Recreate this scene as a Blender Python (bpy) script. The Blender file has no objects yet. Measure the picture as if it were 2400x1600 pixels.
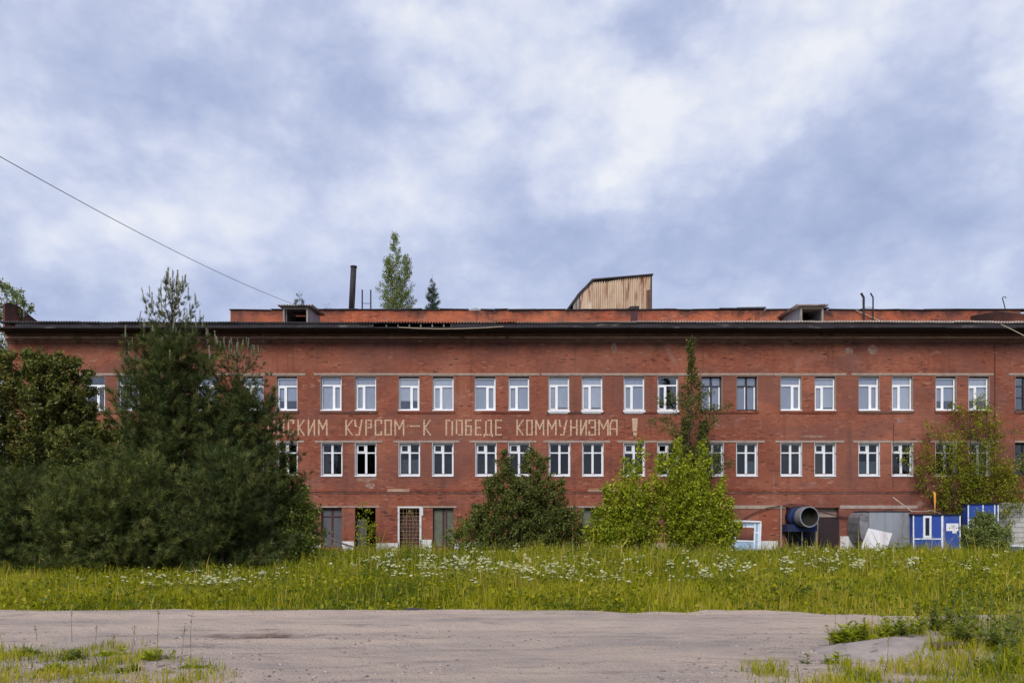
import bpy, math, random
import numpy as np
from math import radians as R, sin, cos, pi
rng = np.random.default_rng(7)
random.seed(7)
sc = bpy.context.scene
col = sc.collection

# ------------------------------------------------------------------ camera
F = 1753.0           # focal length in photo pixels (2400 wide)
CX, VH = 1200.0, 1230.0
D = 42.0             # distance of the facade
H0 = 1.6
cam = bpy.data.cameras.new('camera')
cam.sensor_width = 36.0
cam.lens = F / 2400 * 36.0
cam.shift_y = (VH - 800.0) / 2400.0
cam.clip_end = 6000
co = bpy.data.objects.new('camera', cam)
col.objects.link(co)
co.location = (0, 0, H0)
co.rotation_euler = (pi / 2, 0, 0)
sc.camera = co

# ------------------------------------------------------------------ world: broken overcast
SUN_EL, SUN_AZ = 40.0, 200.0        # compass azimuth clockwise from +Y (behind the camera, a little left)
EXPO = 1.12
w = bpy.data.worlds.new('World')
sc.world = w
w.use_nodes = True
nt = w.node_tree
nt.nodes.clear()
N = nt.nodes.new
L = nt.links.new


def vmath(op, a=None, b=None):
    n = N('ShaderNodeVectorMath'); n.operation = op
    for i, x in enumerate((a, b)):
        if x is None: continue
        if isinstance(x, tuple): n.inputs[i].default_value = x
        else: L(x, n.inputs[i])
    return n


def smath(op, a, b=None, c=None):
    n = N('ShaderNodeMath'); n.operation = op
    for i, x in enumerate((a, b, c)):
        if x is None: continue
        if isinstance(x, (int, float)): n.inputs[i].default_value = x
        else: L(x, n.inputs[i])
    return n.outputs[0]


tc = N('ShaderNodeTexCoord')
dirv = tc.outputs['Generated']


def noise(vec, scale, detail, rough=0.55, dist=0.0):
    n = N('ShaderNodeTexNoise')
    n.inputs['Scale'].default_value = scale
    n.inputs['Detail'].default_value = detail
    n.inputs['Roughness'].default_value = rough
    n.inputs['Distortion'].default_value = dist
    L(vec, n.inputs['Vector'])
    return n


stretch = vmath('MULTIPLY', dirv, (1.0, 1.0, 1.45)).outputs[0]
wn = noise(stretch, 4.5, 5.0, 0.6)
warp = vmath('SUBTRACT', wn.outputs['Color'], (0.5, 0.5, 0.5)).outputs[0]
warp = vmath('MULTIPLY', warp, (0.26, 0.26, 0.18)).outputs[0]
dwarp = vmath('NORMALIZE', vmath('ADD', dirv, warp).outputs[0]).outputs[0]
n1 = noise(vmath('ADD', stretch, (3.1, 0.7, 1.9)).outputs[0], 2.6, 3.0, 0.5, 0.0).outputs['Fac']
n2 = noise(stretch, 14.0, 5.0, 0.5, 0.0).outputs['Fac']
n3 = noise(vmath('ADD', stretch, (7.7, 2.2, 5.1)).outputs[0], 5.0, 7.0, 0.55, 0.15).outputs['Fac']
val = smath('MULTIPLY_ADD', n1, 0.44, 0.552 - 0.22 - 0.10 - 0.17)
val = smath('MULTIPLY_ADD', n2, 0.20, val)
val = smath('MULTIPLY_ADD', n3, 0.34, val)
for (vs_, va_, wv_) in ((7.5, 0.20, .11),):
    pw = vmath('ADD', stretch, vmath('MULTIPLY', vmath('SUBTRACT', noise(stretch, vs_ * 1.6, 4.0, 0.6).outputs['Color'], (.5, .5, .5)).outputs[0], (wv_ * 2.2,) * 3).outputs[0]).outputs[0]
    vo = N('ShaderNodeTexVoronoi'); vo.feature = 'F1'; vo.inputs['Scale'].default_value = vs_
    L(pw, vo.inputs['Vector'])
    val = smath('MULTIPLY_ADD', smath('SUBTRACT', 0.46, vo.outputs['Distance']), va_, val)
CLOUDS = [(1450, 240, 170, .12), (1560, 320, 190, .15), (1330, 350, 130, .12), (1700, 370, 170, .10), (1800, 70, 190, .12),
          (2000, 100, 220, .10), (2330, 140, 110, .15), (980, 130, 120, .10), (1150, 160, 200, .06), (570, 90, 130, .09),
          (200, 320, 230, .07), (520, 340, 140, .08), (280, 620, 220, .08), (1260, 90, 140, .08), (900, 620, 250, .03),
          (230, 150, 280, -.10), (700, 180, 200, -.08), (600, 260, 170, -.06), (2080, 530, 170, -.10), (1900, 470, 270, -.06),
          (1650, 560, 380, -.05), (200, 690, 150, -.13), (880, 310, 170, -.06), (1480, 40, 140, -.10), (2250, 640, 220, -.04),
          (490, 690, 90, -.08), (1150, 500, 260, -.03)]
for (x, y, r, a) in CLOUDS:
    v = np.array([(x - 1176) / 1718, 1.0, (1205 - y) / 1718]); nv = np.linalg.norm(v); v /= nv
    rad = r / 1718 / nv * 1.25
    d = vmath('DOT_PRODUCT', dwarp, tuple(float(q) for q in v)).outputs['Value']
    m = N('ShaderNodeMapRange'); m.interpolation_type = 'SMOOTHSTEP'
    L(d, m.inputs['Value'])
    m.inputs['From Min'].default_value = cos(rad); m.inputs['From Max'].default_value = 1.0
    val = smath('MULTIPLY_ADD', m.outputs['Result'], a * (.78 if a > 0 else .85), val)
ramp = N('ShaderNodeValToRGB')
L(val, ramp.inputs['Fac'])
el = ramp.color_ramp.elements
K = 1.0 / (2 ** EXPO)
stops = [(.34, (.37, .445, .67)), (.44, (.45, .52, .745)), (.53, (.55, .615, .825)), (.62, (.69, .745, .915)), (.76, (.90, .92, .98))]
el[0].position = stops[0][0]; el[0].color = tuple(c * K for c in stops[0][1]) + (1,)
el[1].position = stops[-1][0]; el[1].color = tuple(c * K for c in stops[-1][1]) + (1,)
for p, c in stops[1:-1]:
    e = el.new(p); e.color = tuple(q * K for q in c) + (1,)
bgc = N('ShaderNodeBackground'); L(ramp.outputs['Color'], bgc.inputs['Color'])
sky = N('ShaderNodeTexSky'); sky.sky_type = 'NISHITA'; sky.sun_disc = False
sky.sun_elevation = R(SUN_EL); sky.sun_rotation = R(SUN_AZ)
bgs = N('ShaderNodeBackground'); L(sky.outputs['Color'], bgs.inputs['Color']); bgs.inputs['Strength'].default_value = 0.055
mx = N('ShaderNodeMixShader'); mx.inputs[0].default_value = 0.92
L(bgs.outputs[0], mx.inputs[1]); L(bgc.outputs[0], mx.inputs[2])
wo = N('ShaderNodeOutputWorld'); L(mx.outputs[0], wo.inputs['Surface'])

# ------------------------------------------------------------------ sun behind thin cloud
sl = bpy.data.lights.new('sun', 'SUN')
sl.energy = 1.5
sl.angle = R(28)
sl.color = (1.0, 0.955, 0.89)
so = bpy.data.objects.new('sun', sl); col.objects.link(so)
so.rotation_euler = (R(90 - SUN_EL), 0, R(180 - SUN_AZ) + 0)
so.location = (-10, -10, 40)
sc.view_settings.view_transform = 'Standard'
sc.view_settings.look = 'None'
sc.view_settings.gamma = 1.0
sc.view_settings.exposure = EXPO
sc.view_settings.use_curve_mapping = False
sc.cycles.use_denoising = True
sc.cycles.max_bounces = 6
sc.cycles.transparent_max_bounces = 8

# ------------------------------------------------------------------ helpers
PX = F / D


def WX(u, d=D): return (u - CX) / F * d
def WZ(v, d=D): return H0 + (VH - v) / F * d
def GY(v): return H0 * F / (v - VH)          # distance of the ground point at photo row v


def tag(o, label=None, cat=None, group=None, kind=None):
    if label: o['label'] = label
    if cat: o['category'] = cat
    if group: o['group'] = group
    if kind: o['kind'] = kind
    return o


def empty(name, loc, label=None, cat=None, group=None, parent=None):
    o = bpy.data.objects.new(name, None); col.objects.link(o)
    o.empty_display_size = 0.2
    if parent is not None:
        o.parent = parent
        o.location = tuple(a - b for a, b in zip(loc, org(parent)))
    else:
        o.location = loc
    return tag(o, label, cat, group)


def org(o):
    v = np.array(o.location[:])
    if o.parent: v = v + org(o.parent)
    return v


def link(name, me, parent=None, loc=(0, 0, 0), rz=0.0):
    o = bpy.data.objects.new(name, me); col.objects.link(o)
    o.parent = parent; o.location = loc
    if rz: o.rotation_euler = (0, 0, rz)
    return o


def npmesh(name, V, Fc, mat, tint=None, smooth=False):
    """V n x 3, Fc m x k (same k for every face)"""
    V = np.asarray(V, dtype=np.float32); Fc = np.asarray(Fc, dtype=np.int32)
    me = bpy.data.meshes.new(name)
    m, k = Fc.shape
    me.vertices.add(len(V)); me.vertices.foreach_set('co', V.ravel())
    me.loops.add(m * k); me.loops.foreach_set('vertex_index', Fc.ravel())
    me.polygons.add(m)
    me.polygons.foreach_set('loop_start', np.arange(0, m * k, k, dtype=np.int32))
    if smooth: me.polygons.foreach_set('use_smooth', np.ones(m, dtype=bool))
    if tint is not None:
        a = me.attributes.new('tint', 'FLOAT', 'POINT')
        a.data.foreach_set('value', np.asarray(tint, dtype=np.float32))
    me.update(calc_edges=True)
    if mat: me.materials.append(mat)
    return me


class MB:
    def __init__(s): s.v = []; s.f = []; s.sm = False
    def add(s, vs, fs):
        b = len(s.v); s.v += [tuple(map(float, p)) for p in vs]; s.f += [tuple(b + i for i in f) for f in fs]; return s
    def box(s, x0, x1, y0, y1, z0, z1):
        return s.add([(x0, y0, z0), (x1, y0, z0), (x1, y1, z0), (x0, y1, z0), (x0, y0, z1), (x1, y0, z1), (x1, y1, z1), (x0, y1, z1)],
                     [(0, 3, 2, 1), (4, 5, 6, 7), (0, 1, 5, 4), (1, 2, 6, 5), (2, 3, 7, 6), (3, 0, 4, 7)])
    def obox(s, c, size, ax=(1, 0, 0), up=(0, 0, 1)):
        ax = np.array(ax, float); ax /= np.linalg.norm(ax); up = np.array(up, float); up -= ax * up.dot(ax); up /= np.linalg.norm(up)
        sd = np.cross(up, ax); c = np.array(c, float); q = []
        for k in (-1, 1):
            for (i, j) in ((-1, -1), (1, -1), (1, 1), (-1, 1)):
                q.append(c + ax * i * size[0] / 2 + sd * j * size[1] / 2 + up * k * size[2] / 2)
        return s.add(q, [(0, 3, 2, 1), (4, 5, 6, 7), (0, 1, 5, 4), (1, 2, 6, 5), (2, 3, 7, 6), (3, 0, 4, 7)])
    def prism(s, poly, y0, y1):
        """poly of (x,z), extruded in y"""
        n = len(poly)
        vs = [(x, y0, z) for x, z in poly] + [(x, y1, z) for x, z in poly]
        return s.add(vs, [tuple(range(n)), tuple(range(2 * n - 1, n - 1, -1))] + [(i, n + i, n + (i + 1) % n, (i + 1) % n) for i in range(n)])
    def prismx(s, poly, x0, x1):
        n = len(poly)
        vs = [(x0, y, z) for y, z in poly] + [(x1, y, z) for y, z in poly]
        return s.add(vs, [tuple(range(n)), tuple(range(2 * n - 1, n - 1, -1))] + [(i, n + i, n + (i + 1) % n, (i + 1) % n) for i in range(n)])
    def tube(s, pts, r, n=8, cap=True):
        V, Fq = tube_np(pts, r, n)
        b = len(s.v); s.v += [tuple(map(float, p)) for p in V]; s.f += [tuple(int(b + i) for i in f) for f in Fq]
        if cap:
            s.f.append(tuple(b + i for i in range(n - 1, -1, -1))); s.f.append(tuple(b + len(V) - n + i for i in range(n)))
        return s
    def mesh(s, name, mat, o=(0, 0, 0), smooth=False):
        me = bpy.data.meshes.new(name)
        me.from_pydata([(a - o[0], b - o[1], c - o[2]) for a, b, c in s.v], [], s.f)
        if smooth: me.polygons.foreach_set('use_smooth', np.ones(len(me.polygons), dtype=bool))
        me.update(); me.materials.append(mat)
        return me
    def build(s, name, mat, parent=None, smooth=False):
        """geometry given in world coordinates"""
        if parent is not None:
            return link(name, s.mesh(name, mat, org(parent), smooth), parent)
        a = np.array(s.v); o = ((a[:, 0].min() + a[:, 0].max()) / 2, (a[:, 1].min() + a[:, 1].max()) / 2, a[:, 2].min())
        return link(name, s.mesh(name, mat, o, smooth), None, o)


def tube_np(pts, r, n=6):
    P = np.asarray(pts, float); m = len(P)
    r = np.full(m, r, float) if np.isscalar(r) else np.asarray(r, float)
    T = np.gradient(P, axis=0); T /= (np.linalg.norm(T, axis=1, keepdims=True) + 1e-9)
    ref = np.array([0, 0, 1.0]) if abs(T[:, 2]).mean() < 0.8 else np.array([1.0, 0, 0])
    A = np.cross(T, ref); A /= (np.linalg.norm(A, axis=1, keepdims=True) + 1e-9); B = np.cross(T, A)
    th = np.arange(n) / n * 2 * pi
    V = P[:, None] + r[:, None, None] * (np.cos(th)[None, :, None] * A[:, None] + np.sin(th)[None, :, None] * B[:, None])
    i = np.arange(m - 1)[:, None]; j = np.arange(n)[None]
    a = i * n + j; b = i * n + (j + 1) % n
    Fq = np.stack([a, b, b + n, a + n], -1).reshape(-1, 4)
    return V.reshape(-1, 3), Fq


def vnoise(x, y, s, seed=0):
    """smooth value noise in 0..1 on arrays"""
    x = np.asarray(x, float) / s + 1000.3 + seed * 17.7; y = np.asarray(y, float) / s + 1000.7 + seed * 9.1
    xi = np.floor(x); yi = np.floor(y); fx = x - xi; fy = y - yi
    fx = fx * fx * (3 - 2 * fx); fy = fy * fy * (3 - 2 * fy)
    def h(a, b):
        q = np.sin(a * 127.1 + b * 311.7 + seed * 74.7) * 43758.5453
        return q - np.floor(q)
    return (h(xi, yi) * (1 - fx) + h(xi + 1, yi) * fx) * (1 - fy) + (h(xi, yi + 1) * (1 - fx) + h(xi + 1, yi + 1) * fx) * fy


def fbm(x, y, s, seed=0, o=4):
    t = 0; a = 1; q = 0
    for k in range(o):
        t = t + a * vnoise(x, y, s / 2 ** k, seed + k); q += a; a *= .5
    return t / q


# ------------------------------------------------------------------ materials
class NT:
    def __init__(s, name):
        s.m = bpy.data.materials.new(name); s.m.use_nodes = True; s.t = s.m.node_tree; s.t.nodes.clear()
        s.out = s.n('ShaderNodeOutputMaterial')
    def n(s, t): return s.t.nodes.new(t)
    def l(s, a, b): s.t.links.new(a, b)
    def val(s, x, sock):
        if isinstance(x, (int, float)): sock.default_value = x
        elif isinstance(x, tuple): sock.default_value = x if len(x) == len(sock.default_value) else x + (1,)
        else: s.l(x, sock)
    def coord(s, scale=(1, 1, 1), which='Object'):
        c = s.n('ShaderNodeTexCoord'); mp = s.n('ShaderNodeMapping'); mp.inputs['Scale'].default_value = scale
        s.l(c.outputs[which], mp.inputs['Vector']); return mp.outputs[0]
    def noise(s, vec, scale, detail=5, rough=.55, dist=0):
        q = s.n('ShaderNodeTexNoise'); q.inputs['Scale'].default_value = scale; q.inputs['Detail'].default_value = detail
        q.inputs['Roughness'].default_value = rough; q.inputs['Distortion'].default_value = dist
        s.l(vec, q.inputs['Vector']); return q.outputs['Fac']
    def rng(s, v, a, b, c=0., d=1.):
        m = s.n('ShaderNodeMapRange'); m.interpolation_type = 'SMOOTHSTEP'
        s.l(v, m.inputs['Value']); m.inputs['From Min'].default_value = a; m.inputs['From Max'].default_value = b
        m.inputs['To Min'].default_value = c; m.inputs['To Max'].default_value = d; return m.outputs['Result']
    def mix(s, f, a, b, mode='MIX'):
        m = s.n('ShaderNodeMix'); m.data_type = 'RGBA'; m.blend_type = mode
        s.val(f, m.inputs[0]); s.val(a, m.inputs[6]); s.val(b, m.inputs[7]); return m.outputs[2]
    def math(s, op, a, b=0.):
        m = s.n('ShaderNodeMath'); m.operation = op; s.val(a, m.inputs[0]); s.val(b, m.inputs[1]); return m.outputs[0]
    def bump(s, h, dist, strength=.6):
        b = s.n('ShaderNodeBump'); b.inputs['Strength'].default_value = strength; b.inputs['Distance'].default_value = dist
        s.l(h, b.inputs['Height']); return b.outputs[0]
    def bsdf(s, c, rough=.8, metal=0., normal=None, spec=.3):
        p = s.n('ShaderNodeBsdfPrincipled'); s.val(c, p.inputs['Base Color']); s.val(rough, p.inputs['Roughness'])
        s.val(metal, p.inputs['Metallic']); p.inputs['Specular IOR Level'].default_value = spec
        if normal is not None: s.l(normal, p.inputs['Normal'])
        s.l(p.outputs[0], s.out.inputs['Surface']); return p


def sep(t, v):
    q = t.n('ShaderNodeSeparateXYZ'); t.l(v, q.inputs[0]); return q.outputs


def mottled(name, c1, c2, scale=3., rough=.8, metal=0., bump=.01, c3=None, f3=(.58, .72), s3=1.3, spec=.3, stretch=(1, 1, 1)):
    t = NT(name); v = t.coord(stretch)
    n_ = t.noise(v, scale, 6, .6)
    c = t.mix(t.rng(n_, .3, .7), c1, c2)
    if c3:
        c = t.mix(t.rng(t.noise(v, s3, 7, .65, .4), f3[0], f3[1]), c, c3)
    nb = t.bump(t.noise(v, scale * 6, 4, .6), bump) if bump else None
    t.bsdf(c, rough, metal, nb, spec)
    return t.m


def brick_mat(name, c1, c2, mortar, axis='x', soot=None, patch=True, dark=(.045, .028, .026)):
    """clay brick masonry; soot = (z from, z to) of a sooty band, in object z"""
    t = NT(name); v = t.coord()
    x, y, z = sep(t, v)
    cb = t.n('ShaderNodeCombineXYZ'); t.l(x if axis == 'x' else y, cb.inputs[0]); t.l(z, cb.inputs[1])
    b = t.n('ShaderNodeTexBrick'); t.l(cb.outputs[0], b.inputs['Vector'])
    b.inputs['Scale'].default_value = 1.0
    b.inputs['Brick Width'].default_value = .262; b.inputs['Row Height'].default_value = .077
    b.inputs['Mortar Size'].default_value = .007; b.inputs['Mortar Smooth'].default_value = .4
    b.inputs['Bias'].default_value = 0.0
    b.inputs['Color1'].default_value = c1 + (1,); b.inputs['Color2'].default_value = c2 + (1,); b.inputs['Mortar'].default_value = mortar + (1,)
    c = b.outputs['Color']
    big = t.noise(v, .22, 6, .6, .5); mid = t.noise(v, 1.1, 7, .62, .3); fine = t.noise(v, 7.5, 5, .65)
    # one random value for each brick
    row = t.math('FLOOR', t.math('DIVIDE', z, .077))
    off = t.math('MULTIPLY', t.math('MODULO', row, 2.), .5)
    colm = t.math('FLOOR', t.math('ADD', t.math('DIVIDE', x if axis == 'x' else y, .262), off))
    cc = t.n('ShaderNodeCombineXYZ'); t.l(colm, cc.inputs[0]); t.l(row, cc.inputs[1])
    wn = t.n('ShaderNodeTexWhiteNoise'); wn.noise_dimensions = '2D'; t.l(cc.outputs[0], wn.inputs['Vector'])
    rnd = wn.outputs['Value']
    c = t.mix(t.rng(rnd, .0, .5, .36, 0.), c, tuple(q * .42 for q in c2))
    c = t.mix(t.rng(rnd, .55, 1., 0., .26), c, (c1[0] * 1.3, c1[1] * 1.7, c1[2] * 1.7))
    c = t.mix(t.rng(t.noise(v, .13, 4, .6, .3), .42, .62, 0, .5), c, (c2[0] * .72, c2[1] * .78, c2[2] * .85))
    c = t.mix(t.rng(fine, .38, .66, 0, .6), c, tuple(q * .5 for q in c1))
    c = t.mix(t.rng(mid, .42, .75, 0, .5), c, tuple(q * .55 for q in c2))
    c = t.mix(t.rng(big, .42, .68, 0, .5), c, (c1[0] * 1.12, c1[1] * 1.55, c1[2] * 1.7))
    # crumbled or pale bricks in loose drifts
    c = t.mix(t.math('MULTIPLY', t.rng(rnd, .88, .95, 0., .75), t.rng(mid, .46, .66)), c, (.40, .225, .165))
    c = t.mix(t.math('MULTIPLY', t.rng(rnd, .07, .03), t.rng(t.noise(v, .8, 5, .7, .6), .42, .66)), c, (.06, .027, .025))
    if patch:   # lime and cement blooms, damp dark drifts
        pf = t.noise(v, .5, 8, .7, .8)
        c = t.mix(t.rng(pf, .57, .72, 0, .42), c, (.30, .22, .19))
        c = t.mix(t.rng(t.noise(t.coord((.5, .5, 1.2)), .45, 7, .65, .5), .54, .7, 0, .5), c, (.09, .042, .036))
    c = t.mix(t.rng(t.noise(t.coord((.6, .6, 1.)), .3, 7, .62, .6), .44, .64, 0, .65), c, (.175, .075, .06))
    c = t.mix(t.rng(t.noise(t.coord((2.4, 2.4, .13)), 1.0, 6, .62, .2), .54, .70, 0, .42), c, (.075, .042, .036))
    c = t.mix(t.rng(t.noise(t.coord((3.1, 3.1, .2)), 1.0, 5, .6, .2), .62, .74, 0, .3), c, (.36, .25, .20))
    if soot:
        zs = t.math('ADD', z, t.math('MULTIPLY', t.math('SUBTRACT', t.noise(v, .6, 7, .68, .5), .5), 2.6))
        c = t.mix(t.rng(zs, soot[0], soot[1], 0, .93), c, dark)
    nb = t.bump(t.math('ADD', b.outputs['Fac'], t.math('MULTIPLY', fine, -.6)), -.012, .7)
    t.bsdf(c, .92, 0., nb, .2)
    return t.m


def leaf_mat(name, c0, c1, c2, trans=.35, gloss=.06, ns=.7, amp=.75):
    """per-leaf colour from the tint attribute plus drifting patches of painted-in light and dark clumping"""
    t = NT(name)
    a = t.n('ShaderNodeAttribute'); a.attribute_name = 'tint'
    v = t.coord()
    f = t.math('ADD', a.outputs['Fac'], t.math('MULTIPLY', t.math('SUBTRACT', t.noise(v, ns, 4), .5), amp))  # noise paints light and dark foliage clumps into the colour
    r = t.n('ShaderNodeValToRGB'); t.l(f, r.inputs['Fac'])
    e = r.color_ramp.elements
    e[0].position = .1; e[0].color = c0 + (1,); e[1].position = .95; e[1].color = c2 + (1,)
    m = e.new(.5); m.color = c1 + (1,)
    d = t.n('ShaderNodeBsdfDiffuse'); t.l(r.outputs[0], d.inputs['Color'])
    tr = t.n('ShaderNodeBsdfTranslucent'); t.l(t.mix(1.0, r.outputs[0], (1.0, 1.0, .55, 1), 'MULTIPLY'), tr.inputs['Color'])
    m1 = t.n('ShaderNodeMixShader'); m1.inputs[0].default_value = trans; t.l(d.outputs[0], m1.inputs[1]); t.l(tr.outputs[0], m1.inputs[2])
    g = t.n('ShaderNodeBsdfGlossy'); g.inputs['Roughness'].default_value = .45; g.inputs['Color'].default_value = (.8, .85, .9, 1)
    m2 = t.n('ShaderNodeMixShader'); m2.inputs[0].default_value = gloss; t.l(m1.outputs[0], m2.inputs[1]); t.l(g.outputs[0], m2.inputs[2])
    t.l(m2.outputs[0], t.out.inputs['Surface'])
    return t.m


BR1, BR2, MORT = (.345, .099, .056), (.265, .078, .048), (.255, .135, .095)
M = {}
M['brick'] = brick_mat('brick_masonry', BR1, BR2, MORT, 'x', soot=(11.15, 12.6))
M['brick_side'] = brick_mat('brick_masonry_end', BR1, BR2, MORT, 'y', soot=(12.0, 14.3))
M['brick_top'] = brick_mat('brick_masonry_upper', (.54, .13, .058), (.44, .105, .052), (.34, .17, .11), 'x', soot=(14.2, 15.05))
M['brick_infill'] = brick_mat('brick_infill', (.31, .075, .04), (.26, .065, .04), (.2, .1, .08), 'x', patch=False)
M['soot_brick'] = brick_mat('sooty_cornice_brick', (.24, .105, .075), (.19, .088, .066), (.16, .10, .08), 'x')
M['ledge'] = mottled('weathered_ledge_mortar', (.42, .27, .19), (.28, .17, .12), 1.6, .95, 0, .01, (.05, .032, .03))
M['concrete'] = mottled('weathered_concrete', (.36, .29, .235), (.27, .21, .17), 3, .95, 0, .01, (.17, .095, .075))
M['plaster'] = mottled('limewash', (.66, .66, .68), (.55, .54, .55), 3, .95, 0, .008, (.30, .25, .22), (.56, .66), 2.2)
M['reveal'] = mottled('reveal_cement', (.36, .30, .27), (.27, .2, .175), 4, .95, 0, .01, (.18, .085, .065))
M['scar'] = mottled('cement_scar', (.27, .165, .13), (.21, .10, .075), 5, .95, 0, .01, (.30, .22, .19), (.5, .62), 3)
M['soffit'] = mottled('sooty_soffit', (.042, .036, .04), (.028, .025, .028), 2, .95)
M['fascia'] = mottled('weathered_fascia', (.040, .036, .042), (.022, .02, .025), 1.5, .9, 0, .01, (.17, .15, .145), (.56, .68), 1.2, stretch=(.5, 1, 3))
M['wood_gray'] = mottled('grey_wood', (.32, .29, .26), (.19, .165, .145), 6, .9, 0, .006, stretch=(3, 3, .4))
M['wood_pale'] = mottled('pale_wood', (.50, .42, .32), (.36, .29, .22), 6, .9)
M['slate'] = mottled('asbestos_cement_sheet', (.46, .39, .35), (.33, .27, .25), 2.4, .95, 0, .008, (.085, .075, .07), (.5, .66), 1.1)
M['slate_dark'] = mottled('dark_asbestos_sheet', (.075, .068, .075), (.045, .04, .045), 2.4, .95, 0, .008, (.16, .14, .13), (.6, .7), 1.1)  # dark version of the roof sheet, used left of the middle and on some copings
M['felt'] = mottled('roofing_felt', (.055, .05, .052), (.035, .032, .035), 3, .9, 0, .01, (.12, .1, .095))
M['pvc'] = mottled('white_pvc', (.80, .81, .83), (.74, .75, .78), 2, .45, 0, 0, None, spec=.4)
M['white_wood'] = mottled('white_painted_wood', (.74, .75, .78), (.64, .65, .68), 5, .7, 0, .004, (.42, .38, .34), (.60, .70), 5)
M['sill_paint'] = mottled('flaking_white_sill', (.78, .79, .82), (.62, .62, .65), 5, .8, 0, .01, (.28, .17, .14), (.58, .66), 5)
M['dark_wood'] = mottled('dark_old_frame', (.045, .042, .05), (.028, .026, .032), 5, .8)
M['maroon'] = mottled('maroon_paint', (.085, .03, .035), (.055, .025, .03), 5, .8)
M['blind'] = mottled('grey_blind', (.72, .75, .82), (.64, .67, .75), .8, .9, 0, 0)
M['blind_dim'] = mottled('dim_blind', (.52, .55, .66), (.44, .47, .58), .8, .9, 0, 0)
for nm_, lo_, hi_ in (('blind', (.46, .50, .60), (.80, .82, .87)), ('blind_dim', (.30, .33, .43), (.55, .57, .66))):
    t = NT('window_' + nm_); oi = t.n('ShaderNodeObjectInfo'); v = t.coord((1, 1, .35))
    f = t.math('ADD', oi.outputs['Random'], t.math('MULTIPLY', t.math('SUBTRACT', t.noise(v, 3.0, 4), .5), .7))
    t.bsdf(t.mix(t.rng(f, 0., 1.), lo_, hi_), .9); M[nm_] = t.m
M['curtain'] = mottled('white_curtain', (.62, .66, .72), (.38, .42, .5), 3, .95, 0, 0)
M['net'] = mottled('grey_net_curtain', (.16, .16, .165), (.10, .10, .105), 3, .95, 0, 0)
M['pale_board'] = mottled('pale_blue_board', (.42, .52, .56), (.35, .45, .50), 3, .9, 0, 0)
M['beige_board'] = mottled('beige_board', (.36, .32, .28), (.29, .26, .23), 3, .9, 0, 0)
M['film'] = mottled('dusty_film', (.10, .10, .115), (.07, .07, .085), 1.5, .7, 0, 0)
M['green_film'] = mottled('greenish_board', (.13, .14, .105), (.09, .095, .075), 1.5, .8, 0, 0, (.055, .05, .04))
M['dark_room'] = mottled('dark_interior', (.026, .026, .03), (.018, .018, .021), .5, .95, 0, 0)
M['paint_brick'] = mottled('painted_lettering', (.62, .47, .33), (.50, .36, .25), 4, .95, 0, .006, (.32, .16, .11), (.54, .66), 9)
M['iron'] = mottled('sooty_iron', (.050, .045, .052), (.034, .03, .036), 4, .75, .3, .004, (.085, .045, .034))
M['rust'] = mottled('rusty_iron', (.13, .055, .032), (.09, .04, .03), 5, .9, .1, .006)
M['tin'] = mottled('rusty_corrugated_tin', (.60, .47, .35), (.50, .36, .25), 1.4, .75, 0, .004, (.25, .10, .055), (.50, .64), 1.6, stretch=(2.5, 2.5, .35))
M['yellow_pipe'] = mottled('yellow_gas_paint', (.62, .29, .055), (.54, .25, .05), 4, .6)
M['blue'] = mottled('blue_sheet', (.030, .072, .33), (.024, .058, .27), 2, .55, 0, .003, (.06, .09, .24), (.55, .72))
M['blue_fan'] = mottled('blue_fan_paint', (.014, .032, .125), (.010, .018, .06), 2.5, .65, 0, .003, (.02, .022, .04), (.48, .66))
M['galv'] = mottled('galvanised_steel', (.30, .325, .36), (.24, .26, .295), 1.2, .55, .25, .002, (.15, .12, .105), (.52, .70), .9, stretch=(1.6, 1, .3))
M['fan_grey'] = mottled('grey_duct', (.24, .24, .25), (.17, .17, .185), 3, .6, .2, .003, (.10, .08, .07))
M['fan_in'] = mottled('duct_inside', (.028, .025, .02), (.018, .016, .014), 4, .9)
M['navy'] = mottled('dark_navy_paint', (.016, .02, .034), (.011, .013, .022), 3, .8)  # plain near-black navy for roofs, kiosk pane and recess board
M['door'] = mottled('dark_brown_metal', (.035, .021, .024), (.025, .016, .019), 2, .7, .1, .003, (.05, .028, .024))
M['trim'] = mottled('white_trim', (.72, .75, .80), (.62, .65, .72), 4, .6, 0, 0)
M['paleblue'] = mottled('pale_blue_paint', (.30, .44, .62), (.25, .38, .55), 4, .7, 0, .003, (.38, .42, .48))
M['panel_white'] = mottled('dirty_white_panel', (.60, .59, .61), (.50, .485, .50), 2, .8, 0, .003, (.40, .36, .35), (.55, .7), 1.2, stretch=(3, 1, .5))
M['block'] = mottled('silicate_block', (.46, .45, .43), (.36, .35, .34), 4, .95, 0, .012, (.27, .26, .22))
M['grout'] = mottled('block_joint', (.20, .19, .175), (.14, .135, .125), 4, .95)
M['cable'] = mottled('cable_jacket', (.16, .16, .18), (.13, .13, .15), 4, .7, 0, 0)
M['wallcable'] = mottled('reddish_cable', (.11, .04, .045), (.07, .028, .032), 4, .8, 0, 0)
M['yellow_bar'] = mottled('ochre_grille_paint', (.36, .26, .13), (.26, .18, .09), 6, .8, 0, 0)
M['paper'] = mottled('paper_notice', (.72, .73, .75), (.60, .62, .64), 22, .8, 0, 0)
M['ink_red'] = mottled('red_print', (.45, .12, .10), (.40, .11, .1), 22, .8, 0, 0)
M['ink_gray'] = mottled('grey_print', (.30, .34, .36), (.25, .29, .31), 22, .8, 0, 0)
M['bark'] = mottled('brown_bark', (.085, .06, .045), (.045, .033, .027), 9, .95, 0, .01)
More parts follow.
